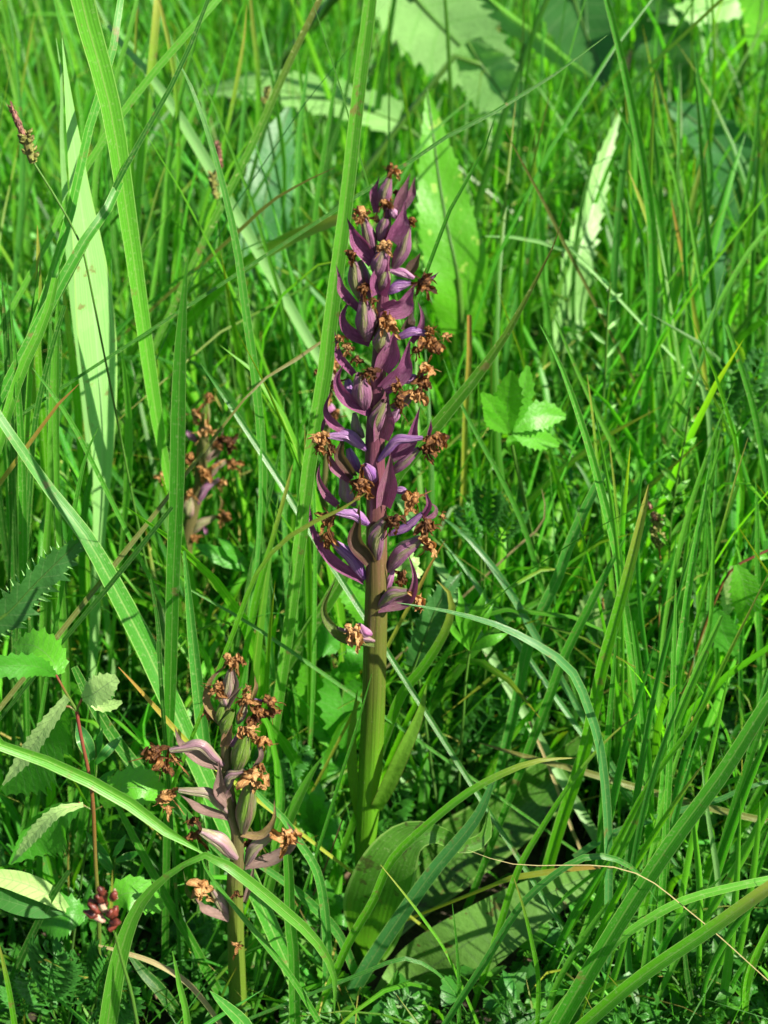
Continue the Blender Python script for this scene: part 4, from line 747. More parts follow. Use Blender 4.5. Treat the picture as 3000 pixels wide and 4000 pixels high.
b('vertical blade near the top margin beside the bright leaf', 'mid', [6, 9, 11, 11, 11], [(1640, 200), (1628, 330), (1600, 480), (1580, 620), (1560, 760)], (0.28, 0.27), 'x')

# ------------------------------------------------------------------ broad leaves and herbs
def root_empty(name, p, label, cat, group=None): return empty(name, (p[0], p[1], 0), label, cat, group)
def lpart(E, name, mat, pts, wd, teeth=None, n=28, cols=7, mat2=None, asym=(1, 1), **k):
    q = [P(*p) for p in pts][::-1]; W = [a * mpp(p) for a, p in zip(wd[::-1], q)]
    mb = MB(); ribbon(mb, q, W, n=n, cols=cols, teeth=teeth, asym=asym, halves=(0, 1) if mat2 else None, **k)
    return mb.build(name, [M[mat], M[mat2]] if mat2 else M[mat], E)
def spart(E, name, mat, pts, wd, root=False, m=8):
    q = [P(*p) for p in pts]; 
    if root: q = down_root(q)
    W = [a * mpp(p) / 2 for a, p in zip(list(wd) + [wd[-1]] * 3, q)]
    mb = MB(); tube(mb, q, W, n=30, m=m); return mb.build(name, M[mat], E)
def thistle(label, mat, pts, wd, teeth, stalk=True, group='prickly thistle leaves', name='thistle_leaf', n=48, cat='thistle leaf', smat='greenstem', spiny=0, **k):
    p = P(*pts[0]); q = down_root([P(*pts[1]), p]); E = root_empty(name, q[-1], label, cat, group)
    k.setdefault('wavy', .07)
    lpart(E, 'leaf_blade', mat, pts, wd, teeth=teeth, n=n, cols=9, **k)
    if spiny:
        qs = catmull(np.c_[np.array([P(*a) for a in pts]), np.array([w_ * mpp(P(*a)) for a, w_ in zip(pts, wd)])], 22); T = unit(np.gradient(qs[:, :3], axis=0)); ms = MB()
        for i in range(1, 21):
            for sd in (-1, 1):
                d = unit(np.cross(T[i], CAM - qs[i, :3])) * sd; b0 = qs[i, :3] + d * qs[i, 3] * .42; b1 = b0 + unit(d + T[i] * .5) * qs[i, 3] * R.uniform(.2, .34)
                tube(ms, [b0, (b0 + b1) / 2, b1], [.0004, .0002, .00003], n=2, m=4)
        tag(ms.build('spine_fringe', M['mint'], E), kind='stuff')
    mr = MB(); qq = [P(*a) + np.array([0, -0.0004, 0]) for a in pts]; rr = np.linspace(1.0, .25, len(qq)) * max(3, wd[1] * .05)
    tube(mr, qq, [a * mpp(b_) / 2 for a, b_ in zip(rr, qq)], n=24, m=6); mr.build('midrib', M[smat], E)
    mb = MB(); tube(mb, q[::1], [wd[1] * .06 * mpp(p) / 1] * len(q), n=8, m=6); mb.build('leaf_stalk', M[smat], E)
    return E
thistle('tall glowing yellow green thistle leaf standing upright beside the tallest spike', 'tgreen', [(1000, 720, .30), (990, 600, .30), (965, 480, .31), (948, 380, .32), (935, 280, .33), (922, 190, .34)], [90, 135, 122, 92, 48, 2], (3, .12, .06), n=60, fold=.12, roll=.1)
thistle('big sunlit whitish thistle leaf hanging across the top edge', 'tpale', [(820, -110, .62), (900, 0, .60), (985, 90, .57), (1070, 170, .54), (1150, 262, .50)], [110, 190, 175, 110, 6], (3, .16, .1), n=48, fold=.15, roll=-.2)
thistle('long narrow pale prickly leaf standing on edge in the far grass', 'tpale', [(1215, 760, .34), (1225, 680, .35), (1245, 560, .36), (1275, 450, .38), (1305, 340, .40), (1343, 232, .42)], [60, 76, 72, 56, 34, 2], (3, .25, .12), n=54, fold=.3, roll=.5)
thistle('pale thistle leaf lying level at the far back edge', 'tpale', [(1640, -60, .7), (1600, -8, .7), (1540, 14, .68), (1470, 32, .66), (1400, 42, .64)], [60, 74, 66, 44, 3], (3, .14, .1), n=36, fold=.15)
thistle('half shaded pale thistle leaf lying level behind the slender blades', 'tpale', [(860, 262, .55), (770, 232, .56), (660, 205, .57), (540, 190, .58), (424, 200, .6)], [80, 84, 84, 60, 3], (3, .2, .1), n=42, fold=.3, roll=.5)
thistle('bluish shaded thistle leaf standing behind the slender blades', 'tshade', [(552, 600, .36), (560, 520, .37), (574, 430, .38), (595, 320, .40), (625, 232, .42)], [96, 120, 110, 80, 10], (3, .1, .05), n=36, fold=.12)
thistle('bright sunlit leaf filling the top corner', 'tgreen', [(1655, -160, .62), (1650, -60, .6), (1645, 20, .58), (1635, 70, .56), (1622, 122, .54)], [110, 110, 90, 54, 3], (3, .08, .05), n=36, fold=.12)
thistle('wide bluish shaded leaf near the far margin', 'tshade', [(1410, 900, .32), (1440, 800, .33), (1475, 690, .34), (1520, 560, .36), (1560, 440, .38)], [100, 150, 150, 90, 4], (3, .08, .05), n=40, fold=.15)
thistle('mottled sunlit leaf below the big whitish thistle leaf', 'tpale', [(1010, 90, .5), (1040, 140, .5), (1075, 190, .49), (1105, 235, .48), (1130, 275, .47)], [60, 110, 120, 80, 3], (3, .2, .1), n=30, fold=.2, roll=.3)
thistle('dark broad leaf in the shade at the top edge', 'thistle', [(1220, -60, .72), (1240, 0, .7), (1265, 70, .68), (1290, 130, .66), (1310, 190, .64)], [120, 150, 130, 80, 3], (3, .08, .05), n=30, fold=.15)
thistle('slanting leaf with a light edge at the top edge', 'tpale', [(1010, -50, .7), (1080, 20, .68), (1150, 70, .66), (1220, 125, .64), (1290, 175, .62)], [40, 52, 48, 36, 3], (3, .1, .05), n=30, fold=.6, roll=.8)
thistle('shaded bluish leaf behind the upper right blades', 'tshade', [(1620, 480, .5), (1600, 400, .5), (1560, 320, .5), (1500, 260, .5), (1430, 220, .5)], [110, 130, 110, 70, 3], (3, .08, .05), n=30, fold=.15)
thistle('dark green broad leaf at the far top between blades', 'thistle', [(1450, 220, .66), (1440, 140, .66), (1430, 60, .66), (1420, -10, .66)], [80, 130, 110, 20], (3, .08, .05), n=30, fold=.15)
thistle('dark spiny leaf with white prickles reaching in from the margin', 'thistle', [(-60, 1380, .01), (15, 1325, .01), (75, 1262, .012), (135, 1203, .014), (189, 1153, .016)], [60, 70, 64, 52, 3], (4, .6, .2), n=40, fold=.35, roll=.3, wavy=.16, spiny=1)
thistle('small spiny leaf behind the lowest seed pods', 'thistle', [(895, 1440, .05), (915, 1385, .05), (938, 1325, .052), (965, 1275, .055), (998, 1237, .06)], [44, 56, 50, 36, 2], (4, .5, .18), n=36, fold=.3, wavy=.14, spiny=1)

def leaflet(E, mat, pts, wd, nt=9, amp=.26, **k):
    k.setdefault('fold', .18); k.setdefault('cup', -.05)
    return lpart(E, k.pop('name', 'leaflet'), mat, pts, wd, teeth=(3, amp, .02), n=nt * 3, cols=9, **k)
y0 = -0.035
E = root_empty('burnet_plant', P(214, 2212, y0), 'burnet with a red stem and large round toothed leaflets beside the short orchid', 'burnet plant', 'burnet plants')
spart(E, 'stalk', 'redstem', [(165, 1535, y0), (177, 1601, y0), (192, 1670, y0), (201, 1739, y0), (206, 1859, y0), (214, 1999, y0), (212, 2139, y0), (212, 2230, y0)], [8, 8, 8, 9, 9, 10, 10, 10], root=True)
spart(E, 'leaf_stalk', 'redstem', [(120, 1456, y0), (140, 1492, y0), (166, 1536, y0)], [5, 6, 7])
spart(E, 'leaf_stalk', 'redstem', [(178, 1508, y0), (170, 1524, y0), (166, 1537, y0)], [5, 6, 6])
spart(E, 'leaf_stalk', 'redstem', [(140, 1525, y0), (152, 1527, y0), (166, 1538, y0)], [6, 6, 7])
spart(E, 'leaf_stalk', 'redstem', [(170, 1733, y0), (185, 1742, y0), (201, 1750, y0)], [4, 4, 5])
spart(E, 'leaf_stalk', 'redstem', [(240, 1736, y0), (220, 1742, y0), (201, 1752, y0)], [4, 4, 5])
leaflet(E, 'leafb', [(124, 1458, y0), (112, 1426, y0 + .004), (76, 1396, y0 + .01), (30, 1392, y0 + .016)], [30, 66, 74, 8], roll=.2)
leaflet(E, 'leaf', [(122, 1460, y0), (80, 1440, y0 - .006), (30, 1438, y0 - .01), (-20, 1440, y0 - .012)], [8, 44, 52, 40], roll=-.3)
leaflet(E, 'under', [(177, 1508, y0), (200, 1500, y0 - .003), (228, 1480, y0 - .004), (254, 1464, y0 - .004)], [12, 54, 56, 18], nt=9)
leaflet(E, 'under', [(182, 1512, y0), (215, 1526, y0), (245, 1522, y0), (264, 1516, y0)], [6, 20, 22, 6], nt=6, fold=.5)
leaflet(E, 'leaf', [(142, 1512, y0), (100, 1580, y0 + .008), (50, 1640, y0 + .012), (2, 1705, y0 + .015)], [16, 120, 150, 30], nt=14, asym=(.15, 1.1), roll=.2)
leaflet(E, 'under', [(146, 1506, y0 - .002), (98, 1572, y0 - .004), (56, 1632, y0 - .004), (6, 1696, y0 - .004)], [18, 34, 36, 4], nt=12, roll=.4)
leaflet(E, 'leaf', [(178, 1734, y0), (120, 1745, y0 + .004), (62, 1790, y0 + .004), (18, 1866, y0)], [16, 130, 140, 8], nt=14, asym=(.12, 1.15), name='leaflet')
leaflet(E, 'under', [(180, 1738, y0 - .003), (122, 1756, y0 - .005), (74, 1802, y0 - .005), (24, 1866, y0 - .004)], [10, 26, 28, 3], nt=12, roll=.3)
leaflet(E, 'leafb', [(220, 1738, y0), (262, 1706, y0 - .002), (310, 1702, y0 - .002), (356, 1720, y0)], [20, 74, 82, 20], nt=11)
leaflet(E, 'leaf', [(184, 1979, y0), (150, 1976, y0 - .002), (116, 1984, y0 - .002), (84, 1994, y0)], [20, 80, 82, 20], nt=11)
leaflet(E, 'leafb', [(228, 1960, y0), (270, 1930, y0), (310, 1938, y0), (350, 1966, y0)], [20, 66, 70, 16], nt=11)
y1 = 0.07
E = root_empty('burnet_plant', P(1480, 1500, y1), 'arching red stalked burnet leaf with folded toothed leaflets at the far margin', 'burnet plant', 'burnet plants')
spart(E, 'stalk', 'redstem', [(1690, 1170, y1), (1659, 1189, y1), (1580, 1231, y1), (1540, 1309, y1), (1515, 1374, y1), (1490, 1450, y1)], [6] * 6, root=True)
leaflet(E, 'under', [(1582, 1222, y1), (1582, 1255, y1), (1576, 1295, y1), (1568, 1332, y1)], [10, 34, 36, 5])
leaflet(E, 'leafb', [(1590, 1220, y1 - .01), (1604, 1255, y1 - .012), (1612, 1300, y1 - .012), (1600, 1348, y1 - .01)], [10, 54, 60, 8])
leaflet(E, 'leaf', [(1545, 1312, y1 - .01), (1556, 1345, y1 - .01), (1570, 1382, y1 - .01), (1588, 1416, y1 - .01)], [10, 52, 56, 8])
leaflet(E, 'under', [(1534, 1320, y1), (1526, 1345, y1), (1522, 1370, y1), (1520, 1400, y1)], [6, 20, 22, 4])
leaflet(E, 'leaf', [(1650, 1192, y1), (1668, 1180, y1), (1690, 1176, y1), (1710, 1180, y1)], [10, 40, 42, 5])
leaflet(E, 'leafb', [(1595, 1228, y1 + .01), (1622, 1210, y1 + .01), (1640, 1200, y1 + .01), (1660, 1205, y1 + .01)], [6, 26, 26, 4])
y2 = 0.09
E = root_empty('burnet_plant', P(1330, 1460, y2), 'low burnet rosette with pale edged round leaflets behind the bent blades', 'burnet plant', 'burnet plants')
spart(E, 'stalk', 'redstem', [(1300, 1290, y2), (1310, 1350, y2), (1330, 1450, y2)], [5, 5, 6], root=True)
for pts, wd, mt in (([(1330, 1400), (1345, 1350), (1365, 1310), (1385, 1280)], [20, 66, 72, 10], 'leaf'), ([(1310, 1420), (1300, 1370), (1305, 1320), (1318, 1275)], [20, 60, 62, 8], 'thistle'), ([(1250, 1350), (1262, 1320), (1285, 1290), (1300, 1270)], [10, 30, 34, 5], 'under'), ([(1285, 1400), (1290, 1360), (1297, 1320), (1296, 1288)], [8, 22, 24, 4], 'under'), ([(1360, 1320), (1376, 1300), (1388, 1290), (1396, 1286)], [8, 28, 26, 4], 'under'),
                     ([(1400, 1440), (1420, 1425), (1440, 1412), (1465, 1405)], [10, 40, 44, 6], 'leaf'), ([(1300, 1420), (1330, 1400), (1360, 1395), (1390, 1400)], [10, 44, 44, 6], 'leaf')):
    leaflet(E, mt, [(x, y, y2) for x, y in pts], wd, nt=8)
y3 = 0.06
E = root_empty('burnet_plant', P(720, 1660, y3), 'burnet with large oval toothed leaflets standing behind the thick orchid stem', 'burnet plant', 'burnet plants')
spart(E, 'stalk', 'greenstem', [(762, 1340, y3), (745, 1440, y3), (735, 1560, y3), (720, 1680, y3)], [5, 6, 7, 7], root=True)
for pts, wd, mt in (([(786, 1345), (770, 1300), (752, 1265), (735, 1240)], [20, 52, 50, 10], 'leafb'), ([(730, 1405), (708, 1390), (684, 1386), (656, 1388)], [16, 64, 70, 12], 'leaf'), ([(722, 1615), (692, 1560), (672, 1490), (656, 1430)], [20, 62, 68, 12], 'leafb'),
                    ([(760, 1620), (745, 1560), (738, 1490), (745, 1430)], [30, 84, 90, 16], 'leaf'), ([(735, 1480), (770, 1420), (778, 1370), (770, 1320)], [20, 50, 50, 8], 'leaf'), ([(700, 1700), (670, 1680), (640, 1672), (606, 1680)], [20, 66, 66, 10], 'thistle'),
                    ([(740, 1700), (735, 1670), (720, 1640), (700, 1610)], [20, 62, 60, 10], 'leaf')):
    leaflet(E, mt, [(x, y, y3 + R.uniform(-.006, .006)) for x, y in pts], wd, nt=10)
y4 = -0.055
E = root_empty('burnet_plant', P(60, 2000, y4 + .03), 'downy grey green leaf held low under the round toothed leaflets', 'downy leaf')
lpart(E, 'leaf_blade', 'under', [(150, 1968, y4 + .02), (100, 1930, y4 + .015), (40, 1905, y4 + .01), (-30, 1890, y4)], [10, 40, 46, 30], n=24, cols=7, fold=.5)
lpart(E, 'leaf_blade', 'thistle', [(150, 1968, y4 + .02), (90, 1965, y4 + .015), (30, 1950, y4 + .01), (-30, 1930, y4)], [8, 36, 44, 30], n=24, cols=7, fold=.4)
E.name = 'downy_plant'
# cinquefoil
y5 = 0.11
E = root_empty('cinquefoil_plant', P(1170, 1250, y5), 'bright toothed cinquefoil leaf of spreading leaflets on a long bluish stalk', 'cinquefoil', None)
spart(E, 'leaf_stalk', 'greenstem', [(1102, 940, y5), (1130, 1069, y5), (1150, 1169, y5), (1170, 1249, y5)], [8, 9, 10, 10], root=True)
for pts, wd in (([(1102, 934), (1096, 890), (1100, 845), (1106, 800)], [10, 50, 56, 8]), ([(1104, 930), (1118, 880), (1132, 840), (1140, 790)], [8, 44, 44, 8]), ([(1106, 932), (1145, 905), (1180, 896), (1222, 900)], [10, 54, 56, 10]),
                ([(1106, 938), (1140, 945), (1170, 950), (1208, 962)], [8, 40, 42, 8]), ([(1102, 940), (1106, 955), (1112, 970), (1120, 988)], [8, 26, 26, 5]), ([(1098, 932), (1080, 905), (1062, 875), (1040, 848)], [8, 38, 42, 8]), ([(1098, 936), (1078, 920), (1060, 905), (1045, 885)], [6, 26, 30, 5])):
    leaflet(E, 'leafb', [(x, y, y5 + i * .003 * (1 if x > 1110 else -1)) for i, (x, y) in enumerate(pts)], wd, nt=8, amp=.22)
def palmate(label, cat, name, c, Y, lobes, mat, stalk, group=None, amp=.3, teeth=True, nt=6, sm='greenstem'):
    E = root_empty(name, down_root([P(*stalk[-2], Y), P(*stalk[-1], Y)])[-1], label, cat, group)
    spart(E, 'leaf_stalk', sm, [(c[0], c[1], Y)] + [(x, y, Y) for x, y in stalk], [5] + [6] * len(stalk), root=True)
    for (x, y, w_) in lobes:
        mx, my = (c[0] + x) / 2 + (y - c[1]) * .06, (c[1] + y) / 2
        pts = [(c[0], c[1], Y), (mx, my, Y - .003), (c[0] * .25 + x * .75, c[1] * .25 + y * .75, Y - .003), (x, y, Y)]
        if teeth: leaflet(E, mat, pts, [w_ * .3, w_, w_ * .9, 2], nt=nt, amp=amp, name='leaf_lobe')
        else: lpart(E, 'leaf_lobe', mat, pts, [w_ * .3, w_, w_ * .7, 1], n=16, cols=5, fold=.3)
    return E
palmate('young bright leaf split in narrow lobes like a raised hand beside the spiny leaf', 'buttercup', 'buttercup_leaf', (1015, 1404), 0.045, [(990, 1269, 20), (1018, 1300, 18), (1050, 1264, 24), (1066, 1304, 16), (1097, 1368, 24), (960, 1330, 14)], 'leafb', [(1006, 1470), (1000, 1560)], teeth=False)
palmate('jagged deep green cut leaf beside the short orchid pods', 'buttercup', 'buttercup_leaf', (680, 1800), 0.015, [(655, 1705, 30), (690, 1690, 34), (720, 1725, 34), (745, 1775, 34), (735, 1830, 30), (640, 1760, 24)], 'leaf', [(690, 1870), (690, 1930)])
palmate('low jagged cut leaf in shade near the thick stem', 'buttercup', 'buttercup_leaf', (700, 1990), 0.0, [(660, 1920, 34), (705, 1900, 38), (745, 1930, 36), (760, 1990, 34), (640, 1980, 30)], 'leaf', [(705, 2060), (700, 2130)])
palmate('cut leaf spreading below the blurred orchid', 'buttercup', 'buttercup_leaf', (560, 1240), 0.1, [(420, 1175, 34), (470, 1160, 24), (500, 1200, 26), (540, 1170, 16), (600, 1180, 24)], 'leaf', [(565, 1310), (570, 1380)], amp=.15)
palmate('pale lobed leaf behind the lowest seed pods', 'buttercup', 'buttercup_leaf', (868, 1240), 0.06, [(850, 1200, 26), (885, 1180, 28), (905, 1205, 26), (915, 1235, 24), (840, 1230, 20)], 'under', [(880, 1290), (890, 1360)])

def lance_plant(label, Y, stem, leaves, mat, group='leafy shoots', name='leafy_shoot', fold=.4):
    E = root_empty(name, down_root([P(*stem[-2], Y), P(*stem[-1], Y)])[-1], label, 'leafy shoot', group)
    spart(E, 'stalk', 'greenstem', [(x, y, Y) for x, y in stem], [5] * len(stem), root=True)
    for (x0_, y0_, x1_, y1_, w_) in leaves:
        mx, my = (x0_ + x1_) / 2, (y0_ + y1_) / 2
        lpart(E, 'leaf', mat, [(x0_, y0_, Y), (mx, my, Y - R.uniform(-.006, .006)), (x1_, y1_, Y + R.uniform(-.006, .006))], [w_ * .35, w_, 1], n=12, cols=5, fold=fold, roll=R.uniform(-.4, .4))
    return E
lance_plant('slim shoot with folded bluish lance leaves below the burnet fork', -0.02, [(205, 1600), (208, 1660), (200, 1720)], [(206, 1650, 265, 1588, 22), (204, 1640, 222, 1572, 18), (200, 1640, 165, 1560, 34), (206, 1700, 250, 1660, 18)], 'teal')
lance_plant('leafy shoot with pointed leaves under the red rush head', -0.02, [(250, 1830), (245, 1900), (240, 1990)], [(246, 1850, 272, 1802, 16), (246, 1862, 312, 1838, 18), (246, 1880, 200, 1830, 18), (246, 1890, 185, 1795, 26)], 'teal')
sh = [(x, y) for x, y in ((1490, 880), (1478, 960), (1462, 1040), (1450, 1120), (1446, 1210), (1448, 1330))]
lv = []
for i in range(18):
    t = i / 17; y = 900 + 400 * t; x = np.interp(y, [p[1] for p in sh], [p[0] for p in sh]); sd = 1 if i % 2 else -1
    lv.append((x, y, x + sd * R.uniform(25, 50), y - R.uniform(20, 50), R.uniform(9, 16)))
lance_plant('upright leafy shoot with many small narrow leaves in the far thicket', 0.1, sh, lv, 'fresh')
sh = [(1318, 610), (1312, 700), (1308, 800), (1300, 900), (1296, 1010)]
lv = []
for i in range(12):
    t = i / 11; y = 620 + 340 * t; x = np.interp(y, [p[1] for p in sh], [p[0] for p in sh]); sd = 1 if i % 2 else -1
    lv.append((x, y, x + sd * R.uniform(18, 36), y - R.uniform(10, 40), R.uniform(7, 12)))
lance_plant('slender leafy stalk rising under the pale prickly leaf', 0.18, sh, lv, 'mint')

# ------------------------------------------------------------------ sedge and rush heads
def sedge(label, Y, male, mw, female, fw, stem, sw, seed=0, name='sedge', sm='greenstem'):
    rr = random.Random(seed); Bp = down_root([P(*stem[-2], Y), P(*stem[-1], Y)])[-1]
    E = root_empty(name, Bp, label, 'sedge', 'flowering sedges')
    spart(E, 'stalk', sm, [(x, y, Y) for x, y in stem], [sw] * len(stem), root=True)
    if male:
        q = [P(*m_, Y) for m_ in male]; k = mpp(q[0])
        mb = MB(); c = catmull(np.array(q), 26); tube(mb, c[::2], [mw * k / 2 * (math.sin(math.pi * (i / 13 * .9 + .06)) ** .5) for i in range(14)], n=20, m=10)
        for i in range(60):
            t = rr.random(); p = c[int(t * 26)]; a = rr.uniform(0, 6.28); r = mw * k * .5
            d = np.array([math.cos(a), math.sin(a), 0]); st = p + d * r * .6
            up = unit(c[0] - c[-1]); ribbon(mb, [st + up * r * 1.8 + d * r * .5, st + up * r * .7 + d * r * .55, st], [0, r * .7, r * .5], n=4, cols=3, fold=.3, face=d)
        mb.build('male_spike', M['sbrown'], E)
    for fi, (pts, w_) in enumerate(female):
        q = [P(*m_, Y) for m_ in pts]; k = mpp(q[0]); c = catmull(np.array(q), 20)
        mb = MB(); tube(mb, c[::2], [w_ * k * .28] * 11, n=12, m=8)
        m2 = MB()
        for i in range(46):
            t = rr.random(); p = c[int(t * 20)]; a = rr.uniform(0, 6.28); r = w_ * k * .5
            d = unit(np.array([math.cos(a), math.sin(a), 0.5])); 
            blob(mb, p + d * r * .72, d * r * .42, r * .24, seed=i, rough=.12, nu=6, nv=5)
            if i % 2: ribbon(m2, [p + d * r * 1.15 + np.array([0, 0, r * .3]), p + d * r * .9, p + d * r * .5], [0, r * .3, r * .3], n=3, cols=3, face=np.cross(d, [0, 0, 1]) + .1)
        f = mb.build('female_spike', M['sgreen'], E); m2.build('scale', M['sbrown'], f)['kind'] = 'stuff'
    return E
sedge('brown topped sedge spike with a bristly green cluster near the margin', 0.07, [(24, 230), (38, 262), (52, 296), (60, 312)], 13, [([(54, 290), (62, 322), (72, 350)], 34)], 30, [(72, 350), (90, 380), (130, 442), (180, 540), (200, 640)], 5, 1)
sedge('small blurred sedge head with a brown tip behind the slender curved blade', 0.24, [(471, 314), (473, 340), (476, 366)], 12, [([(460, 376), (462, 404), (468, 428)], 22)], 20, [(476, 366), (470, 430), (472, 480), (480, 560)], 4, 2)
sedge('sedge head with tiny dark spikes beside the speckled blade', 0.32, None, 0, [([(580, 188), (576, 204), (570, 222)], 18)], 18, [(574, 214), (560, 310), (540, 400), (525, 540)], 4, 3)
sedge('round green sedge head with a brown tip on a rusty stalk', 0.1, [(1402, 1088), (1410, 1108), (1416, 1130)], 9, [([(1420, 1122), (1418, 1150), (1424, 1180)], 34)], 30, [(1418, 1132), (1424, 1185), (1428, 1240), (1424, 1320), (1426, 1420)], 4, 4, sm='brownstem')
def rush():
    Y = -0.12; rr = random.Random(4)
    E = root_empty('rush', P(310, 2400, Y), 'blurred cluster of dark red and cream rush capsules on a thin stalk', 'rush')
    spart(E, 'stalk', 'greenstem', [(247, 2012, Y), (265, 2080, Y), (285, 2150, Y), (300, 2230, Y)], [7, 7, 8, 8], root=True)
    q = [P(243, 1878, Y), P(242, 1920, Y), P(240, 1965, Y)]; mb = MB(); ribbon(mb, q, [0, 5 * mpp(q[0]), 8 * mpp(q[0])], n=8, cols=3); mb.build('bract', M['yellow'], E)
    for i in range(19):
        x, y = 222 + rr.uniform(-30, 30), 1962 + rr.uniform(-34, 40)
        if i < 4: x, y = 219 + rr.uniform(-6, 8), 1925 + i * 8
        p = P(x, y, Y + rr.uniform(-.003, .003)); k = mpp(p)
        d = unit(np.array([x - 232, rr.uniform(-20, 20), 1990 - y + 10.0]))
        mb = MB(); blob(mb, p, d * k * 17, k * 8.5, seed=i, rough=.25, nu=8, nv=7)
        mb.build('seed_head', M['rcream' if i in (5, 9, 14) else 'rred'], E)
rush()

# ------------------------------------------------------------------ the meadow: what nobody could count
KEEP = [  # (x0, y0, x1, y1, depth in front of which nothing may rise) round the traced subjects, in view pixels
    (650, 340, 975, 1430, 0.05), (745, 1400, 925, 2100, 0.03), (300, 1380, 650, 2000, -0.02), (385, 820, 530, 1210, 0.17), (0, 1370, 360, 2050, -0.005),
    (0, 1140, 200, 1380, 0.03), (0, 210, 110, 400, 0.1), (900, 170, 1060, 700, 0.29), (1020, 780, 1230, 1000, 0.11), (740, 1540, 1110, 2080, 0.02), (930, 1560, 1290, 1880, 0.056), (160, 1860, 270, 2030, 0.0),
    (1500, 1160, 1659, 1430, 0.06), (1390, 1080, 1450, 1200, 0.1), (640, 1230, 790, 1630, 0.05), (980, 1250, 1110, 1420, 0.04), (130, 80, 240, 1180, 0.11), (440, 300, 500, 440, .22), (1215, 230, 1345, 690, .32), (880, 0, 1060, 140, .3), (370, 560, 410, 1650, 0.0)]
def tooclose(c):
    """c (N, K, 3) centre lines -> True where a strip would cover a traced subject standing behind it"""
    x, y, dz = proj(c); bad = np.zeros(len(c), bool)
    for x0, y0_, x1, y1_, Y in KEEP:
        bad |= ((x > x0) & (x < x1) & (y > y0_) & (y < y1_) & (c[..., 1] < Y)).any(1)
    return bad
def scatter_xy(n, y0_, y1_, margin=0.14, seed=1, power=1.0):
    r = np.random.RandomState(seed); y = y0_ + (y1_ - y0_) * r.rand(n) ** power
    dep = (y - CAM[1]) * math.cos(PITCH) + 0.36 * math.sin(PITCH)
    hw = dep * 1500 / FPX * 1.12 + margin
    return (r.rand(n) * 2 - 1) * hw, y
def grass(name, n, y0_, y1_, hmin, hmax, wmin, wmax, hues, seed, lean=0.35, droop=0.5, mat='tinted', K=9, power=1.0, margin=.14, frontcap=True, clump=0.6):
    r = np.random.RandomState(seed); x, y = scatter_xy(n, y0_, y1_, margin, seed, power)
    nn = np.array([noise.noise(Vector((a * 11, b_ * 11, seed))) for a, b_ in zip(x, y)])
    keep = r.rand(n) < np.clip(1 - clump + clump * 1.6 * (nn + .55), .15, 1); x, y, nn = x[keep], y[keep], nn[keep]; n = len(x)
    H = hmin + (hmax - hmin) * r.rand(n) ** 1.4
    H *= 1 + .25 * nn
    if frontcap: H = np.minimum(H, np.where(y < 0.02, 0.11, 1))
    W = wmin + (wmax - wmin) * r.rand(n) ** 1.6
    az = r.rand(n) * 6.283; le = lean * H * (0.3 + r.rand(n) ** 1.3 * 1.3); dr = droop * r.rand(n) ** 2
    bend = r.rand(n) < 0.22; dr[bend] += 0.5; le[bend] *= 1.7
    t = np.linspace(0, 1, K)[None]
    off = le[:, None] * (0.25 * t + .75 * t ** 2.2); side = (r.rand(n)[:, None] - .5) * .25 * H[:, None] * np.sin(t * 3.1)
    cx = x[:, None] + np.cos(az)[:, None] * off - np.sin(az)[:, None] * side
    cy = y[:, None] + np.sin(az)[:, None] * off + np.cos(az)[:, None] * side
    cz = H[:, None] * (t - dr[:, None] * t ** 3.2 * .9) - 0.004 * (1 - t)
    c = np.stack([cx, cy, np.maximum(cz, -0.004)], -1)
    ok = ~tooclose(c); dist = np.linalg.norm(c - CAM, axis=-1).min(1); ok &= dist > 0.2
    c, W, az = c[ok], W[ok], az[ok]; n = len(c)
    T = unit(np.gradient(c, axis=1)); fa = az + r.normal(0, .9, n) + 1.57
    Sd = np.stack([np.cos(fa), np.sin(fa), 0 * fa], -1)[:, None] + 0 * T; Sd = unit(Sd - T * (Sd * T).sum(-1, keepdims=True)); N = np.cross(Sd, T)
    tw = r.normal(0, .8, n)[:, None] * t; Sd2 = Sd * np.cos(tw)[..., None] + N * np.sin(tw)[..., None]; N = np.cross(Sd2, T); Sd = Sd2
    prof = np.minimum(1, 1.04 * (1 - t) ** .55) * np.minimum(1, .6 + t * 1.2); h = W[:, None] * prof / 2
    V = np.stack([c - Sd * h[..., None] + N * (h * .45)[..., None], c, c + Sd * h[..., None] + N * (h * .45)[..., None]], 2)
    UV = np.zeros(V.shape[:3] + (2,)); UV[..., 0] = np.array([0, .5, 1]); UV[..., 1] = (1 - t)[..., None]
    idx = np.arange(n * K * 3).reshape(n, K, 3)
    f = np.stack([idx[:, :-1, :-1], idx[:, :-1, 1:], idx[:, 1:, 1:], idx[:, 1:, :-1]], -1).reshape(-1, 4)
    hue = np.array(hues)[r.randint(0, len(hues), n)] * (0.5 + .95 * r.rand(n) ** 1.3)[:, None]
    tint = np.ones((n, K, 3, 4)); tint[..., :3] = hue[:, None, None]
    tipb = r.rand(n) < .3; tf = np.clip((t - .8) * 4, 0, 1)[0]
    tint[..., :3] = np.where(tipb[:, None, None, None], tint[..., :3] * (1 - tf[None, :, None, None]) + np.array([3.5, .9, 1.2]) * tf[None, :, None, None], tint[..., :3])
    mb = MB(); mb.add(V.reshape(-1, 3), f, UV.reshape(-1, 2)); return tag(mb.build(name, M[mat], tint=tint.reshape(-1, 4)), kind='stuff')
HG = [(1, 1, 1), (.8, .95, 1.0), (1.25, 1.1, .8), (1.0, 1.05, 1.7), (1.5, 1.25, .9), (.6, .75, 1), (.85, 1, 2.2), (1.1, 1.15, 1.0)]
HD = [(.6, .75, .9), (.5, .65, 1.1), (.8, .9, .9), (.45, .6, .8)]  # darker tints: shade of the deep gaps put into the low grass colour
